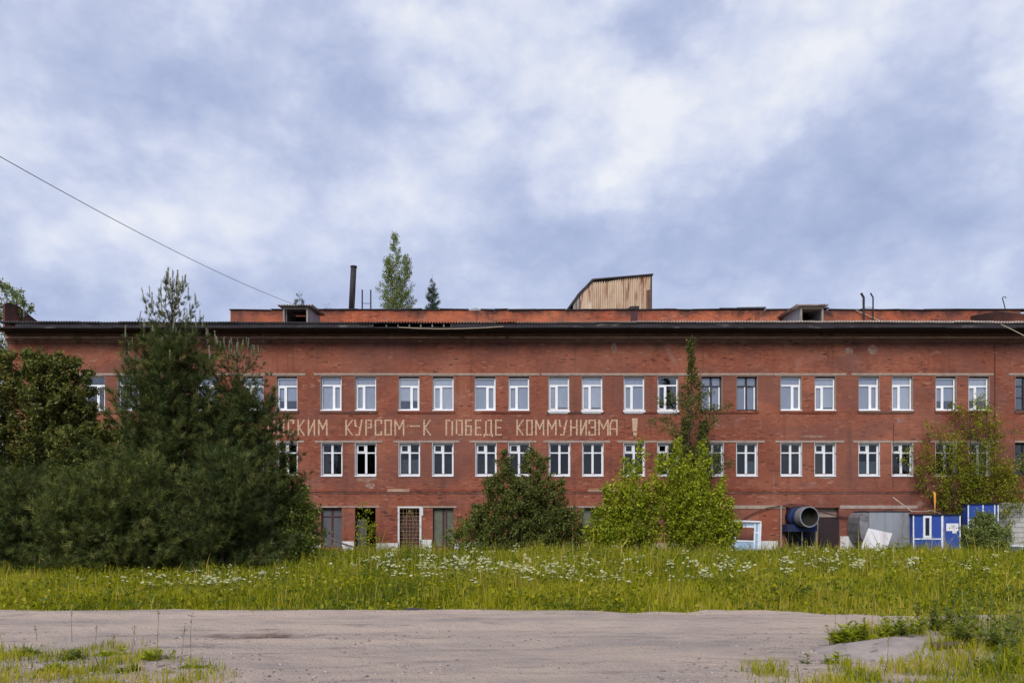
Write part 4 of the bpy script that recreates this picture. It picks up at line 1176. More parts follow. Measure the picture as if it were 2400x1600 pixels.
# block wall
WD = 40.9
bw = empty('block_wall', (WX(2385, WD), WD, 0), 'pale grey block wall of uneven courses behind the shrub at the picture edge', 'wall')
MB().box(WX(2342, WD) + .02, WX(2470, WD), WD + .03, WD + .35, 0, WZ(1186, WD)).build('mortar_core', M['grout'], bw)
rb = random.Random(8)
z = .1; r_ = 0
while z < WZ(1188, WD):
    x = WX(2342, WD) - (.25 if r_ % 2 else 0)
    while x < WX(2465, WD):
        bl = rb.uniform(.52, .64)
        a, b = max(x, WX(2342, WD)), x + bl
        if b - a > .08:
            MB().box(a + .008, b - .008, WD - rb.uniform(0, .03), WD + .028, z + .008, z + .265 - rb.uniform(0, .012)).build('block', M['block'], bw)
        x = b
    z += .275; r_ += 1
# low blue box at the edge
LD = 36.0
lb = empty('low_blue_box', (WX(2385, LD), LD, 0), 'low blue metal box with white trim before the block wall', 'box')
kb(2345, 2440, 1281, 1307, LD, LD + .9, 'body', 'blue', lb, LD)
kb(2343, 2442, 1277.5, 1280.8, LD - .04, LD + .94, 'lid', 'trim', lb, LD)
kb(2393, 2396, 1281, 1307, LD - .03, LD - .004, 'strip', 'trim', lb, LD)

# fallen pole by the ground-floor windows
MB().tube([P(722, 1240, 40.2), P(760, 1254, 39.9), P(805, 1274, 39.6), P(862, 1291, 39.2)], [.045, .05, .05, .04], 6).build('fallen_pole', M['dead_stick'])
tag(bpy.data.objects['fallen_pole'], 'dark bare pole fallen aslant before the ground-floor windows', 'pole')

# ------------------------------------------------------------------ trees
LV = np.array([(0, 0, 0), (.33, .42, .06), (0, 1, 0), (-.33, .42, .06)])
LF = np.array([(0, 1, 2), (0, 2, 3)])


def stem_path(base, top, n=9, wob=.06, g=rng):
    base = np.array(base, float); top = np.array(top, float)
    s = np.linspace(0, 1, n)[:, None]
    h = np.linalg.norm(top - base)
    wv = np.cumsum(g.normal(size=(n, 3)) * wob * h / n, axis=0); wv -= wv[0]; wv[:, 2] = 0
    return base + (top - base) * s + wv * (1 - s * .3)


def lerp_path(P_, t_):
    f = np.clip(t_, 0, 1) * (len(P_) - 1); i = min(int(f), len(P_) - 2)
    return P_[i] + (P_[i + 1] - P_[i]) * (f - i)


class Geo:
    def __init__(s): s.V = []; s.F = []; s.T = []; s.n = 0
    def add(s, V, Fq, t=None):
        s.V.append(V); s.F.append(Fq + s.n); s.n += len(V)
        if t is not None: s.T.append(t)
    def mesh(s, name, mat, o, tint=False, smooth=False):
        V = np.concatenate(s.V) - np.asarray(o)
        return npmesh(name, V, np.concatenate(s.F), mat, np.concatenate(s.T) if tint else None, smooth)


def leafy(name, label, cat, d, u_base, stems, env, n_limb, leaf, mat, bark, seed, twigs=5, per=7, clear=.12, rise=.7, tr=.05, droop=0., group=None, zb=0., jit=.06, up=.4, depth=1.0, size_var=.5):
    """stems: list of (u_top, v_top[, du_base]) in photo pixels at distance d; env(t) crown radius in m along the stem"""
    g = np.random.default_rng(seed)
    base = np.array((WX(u_base, d), d, zb))
    root = empty(name, tuple(base), label, cat, group)
    wood = Geo(); lp_, ln_ = [], []
    for k, st in enumerate(stems):
        ut, vt = st[0], st[1]; db = st[2] if len(st) > 2 else 0
        dy = g.normal() * .25 * depth if len(stems) > 1 else 0
        b = base + (WX(u_base + db, d) - base[0], dy, 0)
        top = np.array((WX(ut, d), d + dy + g.normal() * .15, WZ(vt, d)))
        Ps = stem_path(b - (0, 0, .1 if zb == 0 else 0), top, 10, .07, g)
        hh = np.linalg.norm(top - b)
        V, Fq = tube_np(Ps, tr * np.linspace(1, .12, 10) ** .9 * (hh / 6) ** .4, 6); wood.add(V, Fq)
        nl = max(4, int(n_limb * (st[3] if len(st) > 3 else 1)))
        for i in range(nl):
            t_ = clear + (1 - clear) * ((i + g.random() * .8) / nl)
            p0 = lerp_path(Ps, t_)
            az = i * 2.39996 + g.normal() * .5
            le = env(t_) * (.6 + .55 * g.random())
            if le < .06: continue
            el_ = rise * (.6 + .8 * g.random()) * (1 - .3 * (1 - t_))
            dv = np.array((cos(az) * cos(el_), sin(az) * cos(el_) * depth, sin(el_)))
            m_ = 5; ss = np.linspace(0, 1, m_)[:, None]
            Pl = p0 + dv * le * ss + np.array((0, 0, -droop * le)) * ss ** 2 + np.cumsum(g.normal(size=(m_, 3)), 0) * .03 * le * (ss > 0)
            V, Fq = tube_np(Pl, max(.004, tr * .28) * np.linspace(1 - .6 * t_, .2, m_), 4); wood.add(V, Fq)
            nt_ = max(2, int(twigs * (.5 + le / max(.2, env(.5)) * .7)))
            for q_ in range(nt_):
                s_ = .22 + .78 * (q_ + g.random()) / nt_
                p1 = lerp_path(Pl, s_)
                tl = (.14 + .26 * le * (1.15 - s_)) * (.6 + .8 * g.random())
                dv2 = dv * .7 + g.normal(size=3) * .75; dv2[2] += .15 - droop; dv2 /= np.linalg.norm(dv2)
                k_ = max(2, int(per * (.6 + .8 * g.random())))
                sp = g.random((k_, 1))
                lp_.append(p1 + dv2 * tl * sp + g.normal(size=(k_, 3)) * jit)
    Pp = np.concatenate(lp_); k = len(Pp)
    mt = rotmats(k, up, g) * (leaf * (1 - size_var / 2 + size_var * g.random(k)))[:, None, None]
    tint = np.clip(.5 + g.normal(size=k) * .24, 0, 1)
    V, Fq, tn = scatter(LV, LF, Pp, mt, tint)
    link('trunk', wood.mesh('trunk', bark, base, smooth=True), root)
    link('crown', npmesh('crown', V - base, Fq, mat, tn), root)
    return root


# needle tuft template along +Y
def tuft(nn, ln, wd_, seed, back=.9):
    g = np.random.default_rng(seed); V = []; Fc = []
    for i in range(nn):
        s_ = i / nn; az = i * 2.4 + g.random()
        dv = np.array((cos(az), back * (.8 + .6 * s_), sin(az))); dv /= np.linalg.norm(dv)
        b = np.array((0, s_ * .75, 0)); sd = np.cross(dv, g.normal(size=3)); sd /= np.linalg.norm(sd)
        n0 = len(V); l_ = ln * (.8 + .4 * g.random())
        V += [b - sd * wd_, b + sd * wd_, b + dv * l_]; Fc.append((n0, n0 + 1, n0 + 2))
    return np.array(V), np.array(Fc)


TV, TF = tuft(21, .62, .040, 1)


def frames_along(dv, g):
    y = dv / np.linalg.norm(dv, axis=1, keepdims=True)
    a = g.normal(size=y.shape); x = np.cross(a, y); x /= np.linalg.norm(x, axis=1, keepdims=True)
    return np.stack([x, y, np.cross(x, y)], -1)


def pine(name, label, d, u, v_top, env, seed, whorls=22, per=6, size=.26, mat='pine', zb=0., clear=.03, candles=0, tr=.14, dens=1.0, upc=.35, group=None, u_base=None):
    g = np.random.default_rng(seed)
    base = np.array((WX(u_base or u, d), d, zb)); top = np.array((WX(u, d), d, WZ(v_top, d)))
    root = empty(name, tuple(base), label, 'tree', group)
    hh = top[2] - zb
    Ps = stem_path(base - (0, 0, .1), top, 12, .012, g)
    wood = Geo(); V, Fq = tube_np(Ps, tr * np.linspace(1, .08, 12), 8); wood.add(V, Fq)
    pos, dirs, cp, cd, cs = [], [], [], [], []
    for wi in range(whorls):
        t_ = clear + (1 - clear) * (wi / whorls) ** .92
        nb = per + int(g.integers(-1, 2))
        for b in range(nb):
            az = b / nb * 2 * pi + wi * 1.1 + g.normal() * .22
            le = env(t_) * (.72 + .42 * g.random())
            if le < .08: continue
            el0 = upc + .5 * t_ + g.normal() * .10
            p0 = lerp_path(Ps, t_) + np.array((0, 0, g.normal() * .08))
            m_ = 6; ss = np.linspace(0, 1, m_)[:, None]
            dv = np.array((cos(az) * cos(el0), sin(az) * cos(el0), sin(el0)))
            Pl = p0 + dv * le * ss + np.array((0, 0, -.32 * le * (1 - t_))) * ss + np.array((0, 0, .30 * le)) * ss ** 2.2
            V, Fq = tube_np(Pl, tr * .24 * (1 - .6 * t_) * np.linspace(1, .2, m_), 4); wood.add(V, Fq)
            ns = max(2, int(dens * le * 7.5 * (1. if t_ < .8 or not candles else .55)))
            for q_ in range(ns):
                s_ = .16 + .84 * (q_ + g.random()) / ns
                p1 = lerp_path(Pl, s_)
                # side shoots carrying tufts
                sl_ = (.12 + .34 * le * (1.1 - s_)) * (.6 + .7 * g.random())
                side = g.normal(size=3) * .8 + dv * .6; side[2] = abs(side[2]) * .5 + .15; side /= np.linalg.norm(side)
                kt = max(1, int(sl_ / .16))
                for w_ in range(kt):
                    pos.append(p1 + side * sl_ * (w_ + .4) / kt + g.normal(size=3) * .03); dv3 = side + g.normal(size=3) * .35; dv3[2] += .25; dirs.append(dv3)
            pos.append(Pl[-1]); dirs.append(Pl[-1] - Pl[-2])
            if candles and t_ > .58 and g.random() < (.6 + t_):
                cp.append(Pl[-1]); cd.append(np.array((g.normal() * .08, g.normal() * .08, 1.0))); cs.append(candles * (.55 + .5 * g.random()) * (.5 + .5 * t_))
    pos = np.array(pos); k = len(pos)
    mm = frames_along(np.array(dirs), g) * (size * (.75 + .5 * g.random(k)) * (np.where(pos[:, 2] > zb + .80 * hh, .62, 1.) if candles else 1.))[:, None, None]
    V, Fq, tn = scatter(TV, TF, pos, mm, np.clip(.42 + g.normal(size=k) * .2, 0, 1))
    link('trunk', wood.mesh('trunk', M['bark'], base, smooth=True), root)
    link('crown', npmesh('crown', V - base, Fq, M[mat], tn), root)
    if cp:
        cp.append(top - (0, 0, .1)); cd.append(np.array((0, 0, 1.))); cs.append(candles * 1.15)
        for _ in range(5): cp.append(top - (0, 0, .25) + g.normal(size=3) * (.12, .12, .1)); cd.append(np.array((g.normal() * .22, g.normal() * .2, 1.))); cs.append(candles * (.6 + .3 * g.random()))
        cv, cf = tuft(70, .10, .022, 5, .8)
        cv = cv.copy(); cv[:, 1] *= 1.28
        cs = np.array(cs)
        V, Fq, tn = scatter(cv, cf, np.array(cp), frames_along(np.array(cd), g) * cs[:, None, None], np.clip(.5 + g.normal(size=len(cs)) * .18, 0, 1))
        link('candles', npmesh('candles', V - base, Fq, M['candle'], tn), root)
    return root


def cone(r, p=.8, low=.75):
    return lambda t_: r * min(1.0, (1 - t_) ** p) * (low + (1 - low) * min(1, t_ * 4))


def blob(r, peak=.45, top=.15):
    return lambda t_: r * (top + (1 - top) * max(0, 1 - abs((t_ - peak) / (peak if t_ < peak else 1 - peak)) ** 2.2))


# --- the dark stand on the left
pine('pine_tree', 'tall dark pine with pale upright candles rising above the roof line', 26.5, 405, 672, cone(3.6, .68, .9), 1, 27, 7, .30, candles=.62, tr=.16, dens=1.0)
pine('pine_tree', 'lower dark pine leaning out beside the tall pine, before slogan start', 27.5, 556, 825, cone(2.9, .55, .8), 2, 20, 7, .30, candles=.4, tr=.12, u_base=590)
pine('pine_tree', 'young bushy pine low in front of the tall pine', 23.5, 330, 1100, cone(2.2, .45, 1), 3, 13, 7, .28, mat='young_pine', tr=.08)
pine('pine_tree', 'young bushy pine low at the far left edge of the dark stand', 23.5, 60, 1130, cone(2.0, .45, 1), 4, 12, 7, .28, tr=.08)
pine('pine_tree', 'young bushy pine between left edge pine and the tall pine', 23.0, 190, 1140, cone(1.9, .45, 1), 5, 12, 7, .28, mat='young_pine', tr=.08)
pine('pine_tree', 'young bushy pine low under the leaning pine', 23.8, 520, 1085, cone(2.3, .45, 1), 6, 13, 7, .28, tr=.08)
leafy('leafy_shrub', 'tall olive shrub at the picture edge, before the building corner', 'shrub', 28, 40, [(20, 838, -30), (70, 832, 0), (115, 850, 30), (-20, 860, -60)], blob(1.35, .5, .4), 52, .115, M['olive_leaf'], M['bark'], 11, 12, 20)
leafy('leafy_shrub', 'olive shrub left of the tall pine, before the upper windows', 'shrub', 28, 170, [(130, 836, -20), (160, 842, 5), (178, 930, 20), (108, 870, -40)], blob(1.0, .5, .4), 46, .115, M['olive_leaf'], M['bark'], 12, 12, 19)
leafy('leafy_shrub', 'dark tangled shrub filling the gap behind young pines', 'shrub', 26, 250, [(240, 1010, -30), (290, 1030, 30), (180, 1020, -60)], blob(1.3, .5, .4), 40, .11, M['dark_leaf'], M['bark'], 13, 11, 17)
leafy('leafy_shrub', 'greener leafy shrub at the edge of the pines by ground-floor windows', 'shrub', 28, 665, [(655, 1118, -10), (690, 1150, 15), (712, 1200, 30), (635, 1150, -30)], blob(1.05, .5, .35), 40, .10, M['mid_leaf'], M['bark'], 14, 10, 15)
leafy('leafy_shrub', 'small weedy bush at the foot of the pines beside fallen pole', 'shrub', 25.5, 700, [(690, 1248, -14), (718, 1262, 14), (660, 1255, -34)], blob(.55, .5, .4), 18, .10, M['mid_leaf'], M['bark'], 15, 6, 8, tr=.02)

# --- centre
leafy('leafy_shrub', 'big dark rounded shrub before the middle windows', 'shrub', 33, 1222, [(1190, 1066, -14), (1238, 1056, 4), (1272, 1078, 16), (1146, 1120, -40), (1306, 1132, 44), (1210, 1130, 0), (1255, 1150, 10), (1128, 1190, -60), (1318, 1200, 60)], (lambda t_: 1.15 * (.22 + .78 * (1 - t_) ** .6)), 46, .095, M['dark_leaf'], M['bark'], 16, 11, 13, tr=.04, clear=.04, rise=.55)
leafy('leafy_shrub', 'light green low bush left of the big dark shrub', 'shrub', 33.5, 1098, [(1085, 1225, -10), (1110, 1205, 6), (1130, 1215, 20), (1062, 1250, -24)], blob(.6, .5, .4), 18, .11, M['mid_leaf'], M['bark'], 17, 6, 8, tr=.02)
leafy('leafy_shrub', 'narrow green bush between dark shrub and bright saplings', 'shrub', 34, 1345, [(1335, 1200, -6), (1352, 1190, 6), (1366, 1235, 12)], blob(.55, .5, .35), 18, .11, M['mid_leaf'], M['bark'], 18, 6, 8, tr=.02)
sap = [(1418, 1140, 1425, 'bright green sapling, shortest, nearest the dark shrub'), (1462, 1075, 1465, 'bright green sapling second from the dark shrub'), (1508, 1028, 1505, 'bright green sapling with high pointed top before the exclamation mark'),
       (1590, 1022, 1585, 'bright green sapling standing before the tall thin dark tree'), (1642, 1040, 1632, 'bright green sapling second from the square-holed frame'), (1690, 1120, 1672, 'bright green sapling nearest the panelled frame')]
for k, (ut, vt, ub, lab) in enumerate(sap):
    gs = random.Random(70 + k)
    st = [(ut, vt)] + [(ut + dx_ + gs.uniform(-8, 8), vt + dv_ + gs.uniform(-14, 14), dx_ * .22) for dx_, dv_ in ((-26, 58), (24, 48), (-46, 112), (44, 104), (4, 84))]
    leafy('sapling', lab, 'sapling', 31 + (k % 2) * .9, ub, st, (lambda t_: .11 + .84 * (1 - t_) ** .85 * min(1, .35 + t_ * 2.2)), 27, .10, M['lime_leaf'], M['bark'], 30 + k, 7, 9, clear=.16, rise=.85, tr=.032, size_var=.8, group='bright saplings before the middle of the factory')
leafy('thin_tree', 'tall thin dark tree close to the wall beside exclamation mark', 'tree', 39.5, 1612, [(1622, 806, 0), (1600, 985, -4), (1650, 990, 6)], (lambda t_: (1.75 * math.exp(-((t_ - .60) / .13) ** 2) + .27 + .3 * (1 - t_)) * (1 if t_ < .8 else .62)), 105, .10, M['dark_leaf'], M['bark'], 40, 9, 11, clear=.15, rise=.5, tr=.07)
leafy('sapling', 'little sparse sapling growing before the dark open ground-floor window', 'sapling', 40.6, 855, [(858, 1180), (842, 1215, 2), (868, 1230, 3)], blob(.55, .5, .3), 14, .11, M['lime_leaf'], M['bark'], 41, 4, 5, tr=.02)
# --- right
leafy('leafy_tree', 'sparse yellow-green tree overhanging the blue kiosk and cabin', 'tree', 41.5, 2290, [(2272, 948, -8), (2318, 965, 6), (2190, 1012, -30), (2380, 1085, 30), (2250, 1060, -6), (2340, 1110, 8), (2150, 1060, -34)],
      (lambda t_: 1.6 * (.3 + .7 * max(0, 1 - abs((t_ - .68) / .4) ** 2)) if t_ > .33 else .5), 38, .105, M['yellow_leaf'], M['bark'], 42, 8, 9, clear=.30, rise=.5, tr=.06, jit=.10)
leafy('leafy_shrub', 'leafy green shrub standing before the blue cabin', 'shrub', 35.5, 2318, [(2302, 1205, -10), (2330, 1218, 10), (2276, 1245, -22), (2345, 1248, 16), (2318, 1225, 0)], blob(.72, .45, .3), 26, .095, M['pale_leaf'], M['bark'], 43, 9, 13, tr=.03)
leafy('birch_tree', 'birch with pale trunk just past the far end of the building', 'tree', 43.4, -4, [(6, 676, 0), (-70, 640, -6), (44, 706, 2)], (lambda t_: 1.3 * (.3 + .7 * (1 - abs(t_ - .75))) if t_ > .55 else .3), 34, .12, M['pale_leaf'], M['bark_birch'], 44, 7, 9, clear=.55, tr=.24)
# --- on the roof
leafy('roof_birch', 'slender pale green birch growing up behind the parapet', 'tree', 50, 930, [(931, 553), (905, 610, -4), (950, 605, 4)], (lambda t_: 1.42 * (.08 + .92 * (1 - t_) ** .72 * min(1, .6 + t_ * 2))), 54, .09, M['pale_leaf'], M['bark_birch'], 45, 9, 11, clear=.05, rise=.85, tr=.045, zb=UR)
pine('roof_pine', 'small dark conifer on the roof to the right of the birch', 50.5, 1013, 650, cone(.62, .8, 1), 46, 16, 6, .24, 'roof_pine', zb=UR, candles=.26, tr=.04, dens=2.2, upc=.1)
pine('roof_pine', 'tiny conifer sprouting just behind the left dormer roof', 47, 702, 688, cone(.5, .6, 1), 47, 5, 4, .2, 'roof_pine', zb=UR, candles=.22, tr=.03, dens=1.2)
leafy('roof_sprig', 'tiny bare-looking sprig on the parapet between dormer and chimney', 'plant', 47, 768, [(768, 708), (763, 714, 0)], blob(.18), 6, .06, M['stem'], M['bark'], 48, 3, 3, zb=UR, tr=.012)
leafy('wall_sprig', 'wispy pale plant rooted in the cornice near the far end', 'plant', 41.7, 176, [(180, 768), (172, 782), (183, 786)], blob(.2), 6, .09, M['mid_leaf'], M['bark'], 49, 3, 3, zb=WZ(803, 41.7), tr=.012)

# ------------------------------------------------------------------ meadow grass
def blades(x, y, z, h, wd_, tint, g, lean=.35):
    k = len(x); az = g.random(k) * 2 * pi; fa = g.random(k) * 2 * pi
    ln = lean * (g.random(k) ** 1.3) * h
    dx, dy = np.cos(az) * ln, np.sin(az) * ln
    sx, sy = np.cos(fa) * wd_, np.sin(fa) * wd_
    b = np.stack([x, y, z], -1)
    V = np.empty((k, 5, 3))
    V[:, 0] = b - np.stack([sx, sy, 0 * sx], -1); V[:, 1] = b + np.stack([sx, sy, 0 * sx], -1)
    mid = b + np.stack([dx * .3, dy * .3, h * .58], -1)
    V[:, 2] = mid + np.stack([sx, sy, 0 * sx], -1) * .75; V[:, 3] = mid - np.stack([sx, sy, 0 * sx], -1) * .75
    V[:, 4] = b + np.stack([dx, dy, h * (1 - .25 * (ln / h) ** 2)], -1)
    i = np.arange(k)[:, None] * 5
    Fq = np.concatenate([i + np.array([[0, 1, 2]]), i + np.array([[0, 2, 3]]), i + np.array([[3, 2, 4]])], 0)
    return V.reshape(-1, 3), Fq, np.repeat(tint, 5)


def ghgt(x, y):
    u = CX + x / y * F
    prof = np.interp(y, [13.5, 15, 18, 22, 26, 32, 36, 41.5], [.2, .3, .45, .64, .68, .46, .28, .2])
    right = np.clip((u - 640) / 160, 0, 1)
    h = (.24 + .012 * (y - 14)) * (1 - right) + prof * right
    return h * (.45 + 1.1 * fbm(x, y, 1.3, 71))


def meadow(n, seed):
    g = np.random.default_rng(seed)
    y = 12.5 + 29.3 * g.random(n) ** 1.25
    x = (g.random(n) - .5) * 2.0 * y
    ok = y > road_far(x) - .8 * g.random(n) ** 3 * (fbm(x, y, .5, 73) > .45) + .2 * g.random(n) ** 2
    x, y = x[ok], y[ok]; k = len(x)
    h = ghgt(x, y) * (.35 + .95 * g.random(k))
    edge = np.clip((y - road_far(x)) / 1.2, .22, 1); h *= edge
    tuss = fbm(x, y, .35, 79, 3); h *= .55 + .95 * tuss
    tall = g.random(k) < .018; h = np.where(tall, h * 1.55 + .08, h)
    u = CX + x / y * F
    pz = fbm(x, y, 2.6, 81); p2 = fbm(x, y, .8, 83)
    tint = .46 + (pz - .5) * .7 + (p2 - .5) * .45 + (tuss - .5) * .35 + g.normal(size=k) * .15
    # duller weeds in the middle of the verge and along the wall
    tint -= .16 * np.exp(-((u - 950) / 210) ** 2) * np.clip((20 - y) / 4, 0, 1)
    tint -= .20 * np.clip((y - 17.5) / 6, 0, 1)
    tint += .08 * np.exp(-((u - 1950) / 420) ** 2) * np.clip((20 - y) / 5, 0, 1)
    dry = g.random(k) < .04 + .07 * (p2 > .58) + .07 * np.clip((y - 17) / 6, 0, 1)
    tint = np.where(dry | (tall & (g.random(k) < .5)), .78 + .2 * g.random(k), np.clip(tint, .02, .72))
    fe_ = road_far(x); zz = np.where(y < fe_, road_h(x, y) * np.clip((fe_ - y) / .35, 0, 1) - .02, (fbm(x, y, 7, 3) - .5) * .12 - .03)
    return blades(x, y, zz, h, (.0038 + .00042 * y) * (.7 + .6 * g.random(k)), tint, g, .55)


V, Fq, tn = meadow(320000, 91)


def forbs(n, seed):
    """broad leaves of the meadow herbs, mixed into the grass"""
    g = np.random.default_rng(seed)
    y = 13.6 + 27.5 * g.random(n) ** 1.2; x = (g.random(n) - .5) * 2.0 * y
    ok = (y > road_far(x) + .15) & (g.random(n) < np.clip((fbm(x, y, 1.1, 75) - .36) * 4.5, .06, 1))
    x, y = x[ok], y[ok]; k = len(x)
    h = ghgt(x, y) * np.clip((y - road_far(x)) / 1.2, .25, 1) * (.25 + .85 * g.random(k))
    m = rotmats(k, .5, g) * (.03 + .09 * g.random(k) ** 1.5)[:, None, None]
    t_ = np.clip(.22 + (fbm(x, y, 1.4, 77) - .5) * .7 + g.normal(size=k) * .16, 0, .75)
    return scatter(LV, LF, np.stack([x, y, h], -1), m, t_)


def herbs(n, seed):
    """tall leafy stems of mixed weeds"""
    g = np.random.default_rng(seed)
    y = 16 + 25 * g.random(n); x = (g.random(n) - .5) * 2.0 * y; u = CX + x / y * F
    ok = (g.random(n) < np.clip((fbm(x, y, 2.2, 87) - .38) * 4, .05, 1)) & ~((u < 700) & (y > 21)) & (g.random(n) < np.clip((u - 560) / 200, .15, 1))
    x, y = x[ok], y[ok]; k = len(x); q = 34
    h = ghgt(x, y) * (.85 + .6 * g.random(k)) + .05
    s_ = np.sqrt(g.random((k, q))); az = g.random((k, q)) * 2 * pi
    r = .10 * (1.15 - s_) * (.4 + g.random((k, q)))
    ln = (g.normal(size=(k, 2)) * .10)
    P_ = np.stack([x[:, None] + np.cos(az) * r + ln[:, :1] * s_ ** 2, y[:, None] + np.sin(az) * r + ln[:, 1:] * s_ ** 2, s_ * h[:, None]], -1).reshape(-1, 3)
    kk = len(P_); m = rotmats(kk, .3, g) * (.028 + .05 * g.random(kk))[:, None, None]
    t_ = np.repeat(np.clip(.16 + .34 * g.random(k) + .4 * (g.random(k) < .12), 0, 1), q) + g.normal(size=kk) * .08
    return scatter(LV, LF, P_, m, np.clip(t_, 0, 1))


V3, F3, t3 = herbs(4500, 95)
V = np.concatenate([V, V3]); Fq = np.concatenate([Fq, F3 + (len(V) - len(V3))]); tn = np.concatenate([tn, t3])
V2, F2, t2 = forbs(225000, 94)
V = np.concatenate([V, V2]); Fq = np.concatenate([Fq, F2 + (len(V) - len(V2))]); tn = np.concatenate([tn, t2])
tag(link('grass', npmesh('grass', V, Fq, M['grass'], tn)), 'tall yellow-green meadow grass between dirt road and factory', 'grass', kind='stuff')


def patch(n, seed, inside, hfun, tfun):
    g = np.random.default_rng(seed)
    y = 4.5 + 7.5 * g.random(n); x = (g.random(n) - .5) * 1.9 * y
    ok = inside(x, y, g); x, y = x[ok], y[ok]; k = len(x)
    h = hfun(x, y) * (.4 + .9 * g.random(k))
    return blades(x, y, np.maximum(road_h(x, y), mound_h(x, y)) - .01, h, .0045 * (.6 + .8 * g.random(k)), np.clip(tfun(x, y) + g.normal(size=k) * .2, 0, 1), g, .9)


MX, MY = WX(2130, 8.9), 8.9


def mound_h(x, y):
    r = ((x - MX) / 1.35) ** 2 + ((y - MY) / 1.0) ** 2
    return np.where(r < 4, .30 * np.exp(-r * 1.25) - .06 + (fbm(x, y, .5, 101) - .5) * .10 * np.exp(-r * .6), -.2)


def in_left(x, y, g):
    u = CX + x / y * F; v = VH + H0 * F / y
    lim = 1512 + np.clip(u, 0, None) * .055 + 34 * np.clip((u - 330) / 150, 0, 2) + (fbm(x, y, .5, 111) - .5) * 60
    return (v > lim) & (g.random(len(x)) < np.clip((fbm(x, y, .35, 113) - .36) * 4, .03, 1) * np.clip((540 + 60 * fbm(x, y, .3, 114) - u) / 160, 0, 1))


def in_right(x, y, g):
    u = CX + x / y * F; v = VH + H0 * F / y
    bank = (v > 1462 + .0 * u + np.clip((2060 - u), 0, None) * .35) & (v < 1530 - np.clip(u - 1950, 0, None) * .12) & (u > 1945)
    low = (v > 1578 - np.clip(u - 2080, 0, None) * .33 + (fbm(x, y, .4, 115) - .5) * 40) & (u > 1720 + 200 * fbm(x, y, .4, 116) * g.random(len(x)))
    edge_ = (u > 2250) & (v > 1470)
    return (bank | low | edge_) & (g.random(len(x)) < np.clip((fbm(x, y, .3, 117) - .36) * 4.5, .05, 1))


# dry earth heap beside the road
gx = np.linspace(MX - 2.6, MX + 2.6, 90); gy = np.linspace(MY - 1.9, MY + 1.9, 70)
X, Y = np.meshgrid(gx, gy); Z = mound_h(X, Y)
V = np.stack([X, Y, Z], -1).reshape(-1, 3)
i, j = np.meshgrid(np.arange(89), np.arange(69)); q = (j * 90 + i).ravel()
tag(link('earth_mound', npmesh('earth_mound', V, np.stack([q, q + 1, q + 91, q + 90], -1), M['mound'], smooth=True)), 'low heap of dry grey earth beside the road with a log on it', 'mound')

V, Fq, tn = patch(140000, 92, in_left, lambda x, y: .03 + .15 * fbm(x, y, .3, 121), lambda x, y: .40 + 1.0 * (fbm(x, y, .5, 123) - .4))
tag(link('grass', npmesh('verge_grass', V, Fq, M['grass'], tn)), 'short patchy grass in the near corner on the tall pine side of the road', 'grass', kind='stuff')
V, Fq, tn = patch(150000, 93, in_right, lambda x, y: (.04 + .16 * fbm(x, y, .3, 125)) * np.clip(1 + (CX + x / y * F - 2150) / 200, 1, 2), lambda x, y: .30 + .9 * (fbm(x, y, .5, 127) - .4))
tag(link('grass', npmesh('bank_grass', V, Fq, M['grass'], tn)), 'rough grass growing around the earth heap', 'grass', kind='stuff')

# ------------------------------------------------------------------ white umbel flowers
def umbel(g, hgt):
    m = MB()
    heads = MB()
    nh = g.randint(3, 6)
    bend = g.uniform(-.05, .05)
    m.tube([(0, 0, 0), (bend * .4, 0, hgt * .5), (bend, 0, hgt * .86)], [.005, .004, .003], 4, False)
    for k in range(nh):
        az = k / nh * 6.28 + g.uniform(-.4, .4); r_ = g.uniform(.05, .15) if k else 0.
        z0 = hgt * g.uniform(.55, .8); z1 = hgt * g.uniform(.86, 1.0) if k else hgt
        c_ = (bend + cos(az) * r_, sin(az) * r_, z1)
        m.tube([(bend * z0 / hgt, 0, z0), c_], [.0028, .002], 3, False)
        R_ = g.uniform(.03, .06)
        # slightly domed plate of florets with a broken outline
        n = 9; base = len(heads.v)
        heads.v.append((c_[0], c_[1], c_[2] + .018))
        for i in range(n):
            a = i / n * 6.283; rr2 = R_ * g.uniform(.65, 1.15)
            heads.v.append((c_[0] + cos(a) * rr2, c_[1] + sin(a) * rr2, c_[2] + g.uniform(-.008, .008)))
        heads.f += [(base, base + 1 + i, base + 1 + (i + 1) % n) for i in range(n)]
        for i in range(5):
            a = g.uniform(0, 6.28); q_ = R_ * g.uniform(.2, .9); s_ = .012
            x_, y_, z_ = c_[0] + cos(a) * q_, c_[1] + sin(a) * q_, c_[2] + .016
            heads.add([(x_ - s_, y_, z_), (x_, y_ - s_, z_), (x_ + s_, y_, z_), (x_, y_ + s_, z_), (x_, y_, z_ + .012)], [(0, 1, 4), (1, 2, 4), (2, 3, 4), (3, 0, 4)])
    return m, heads


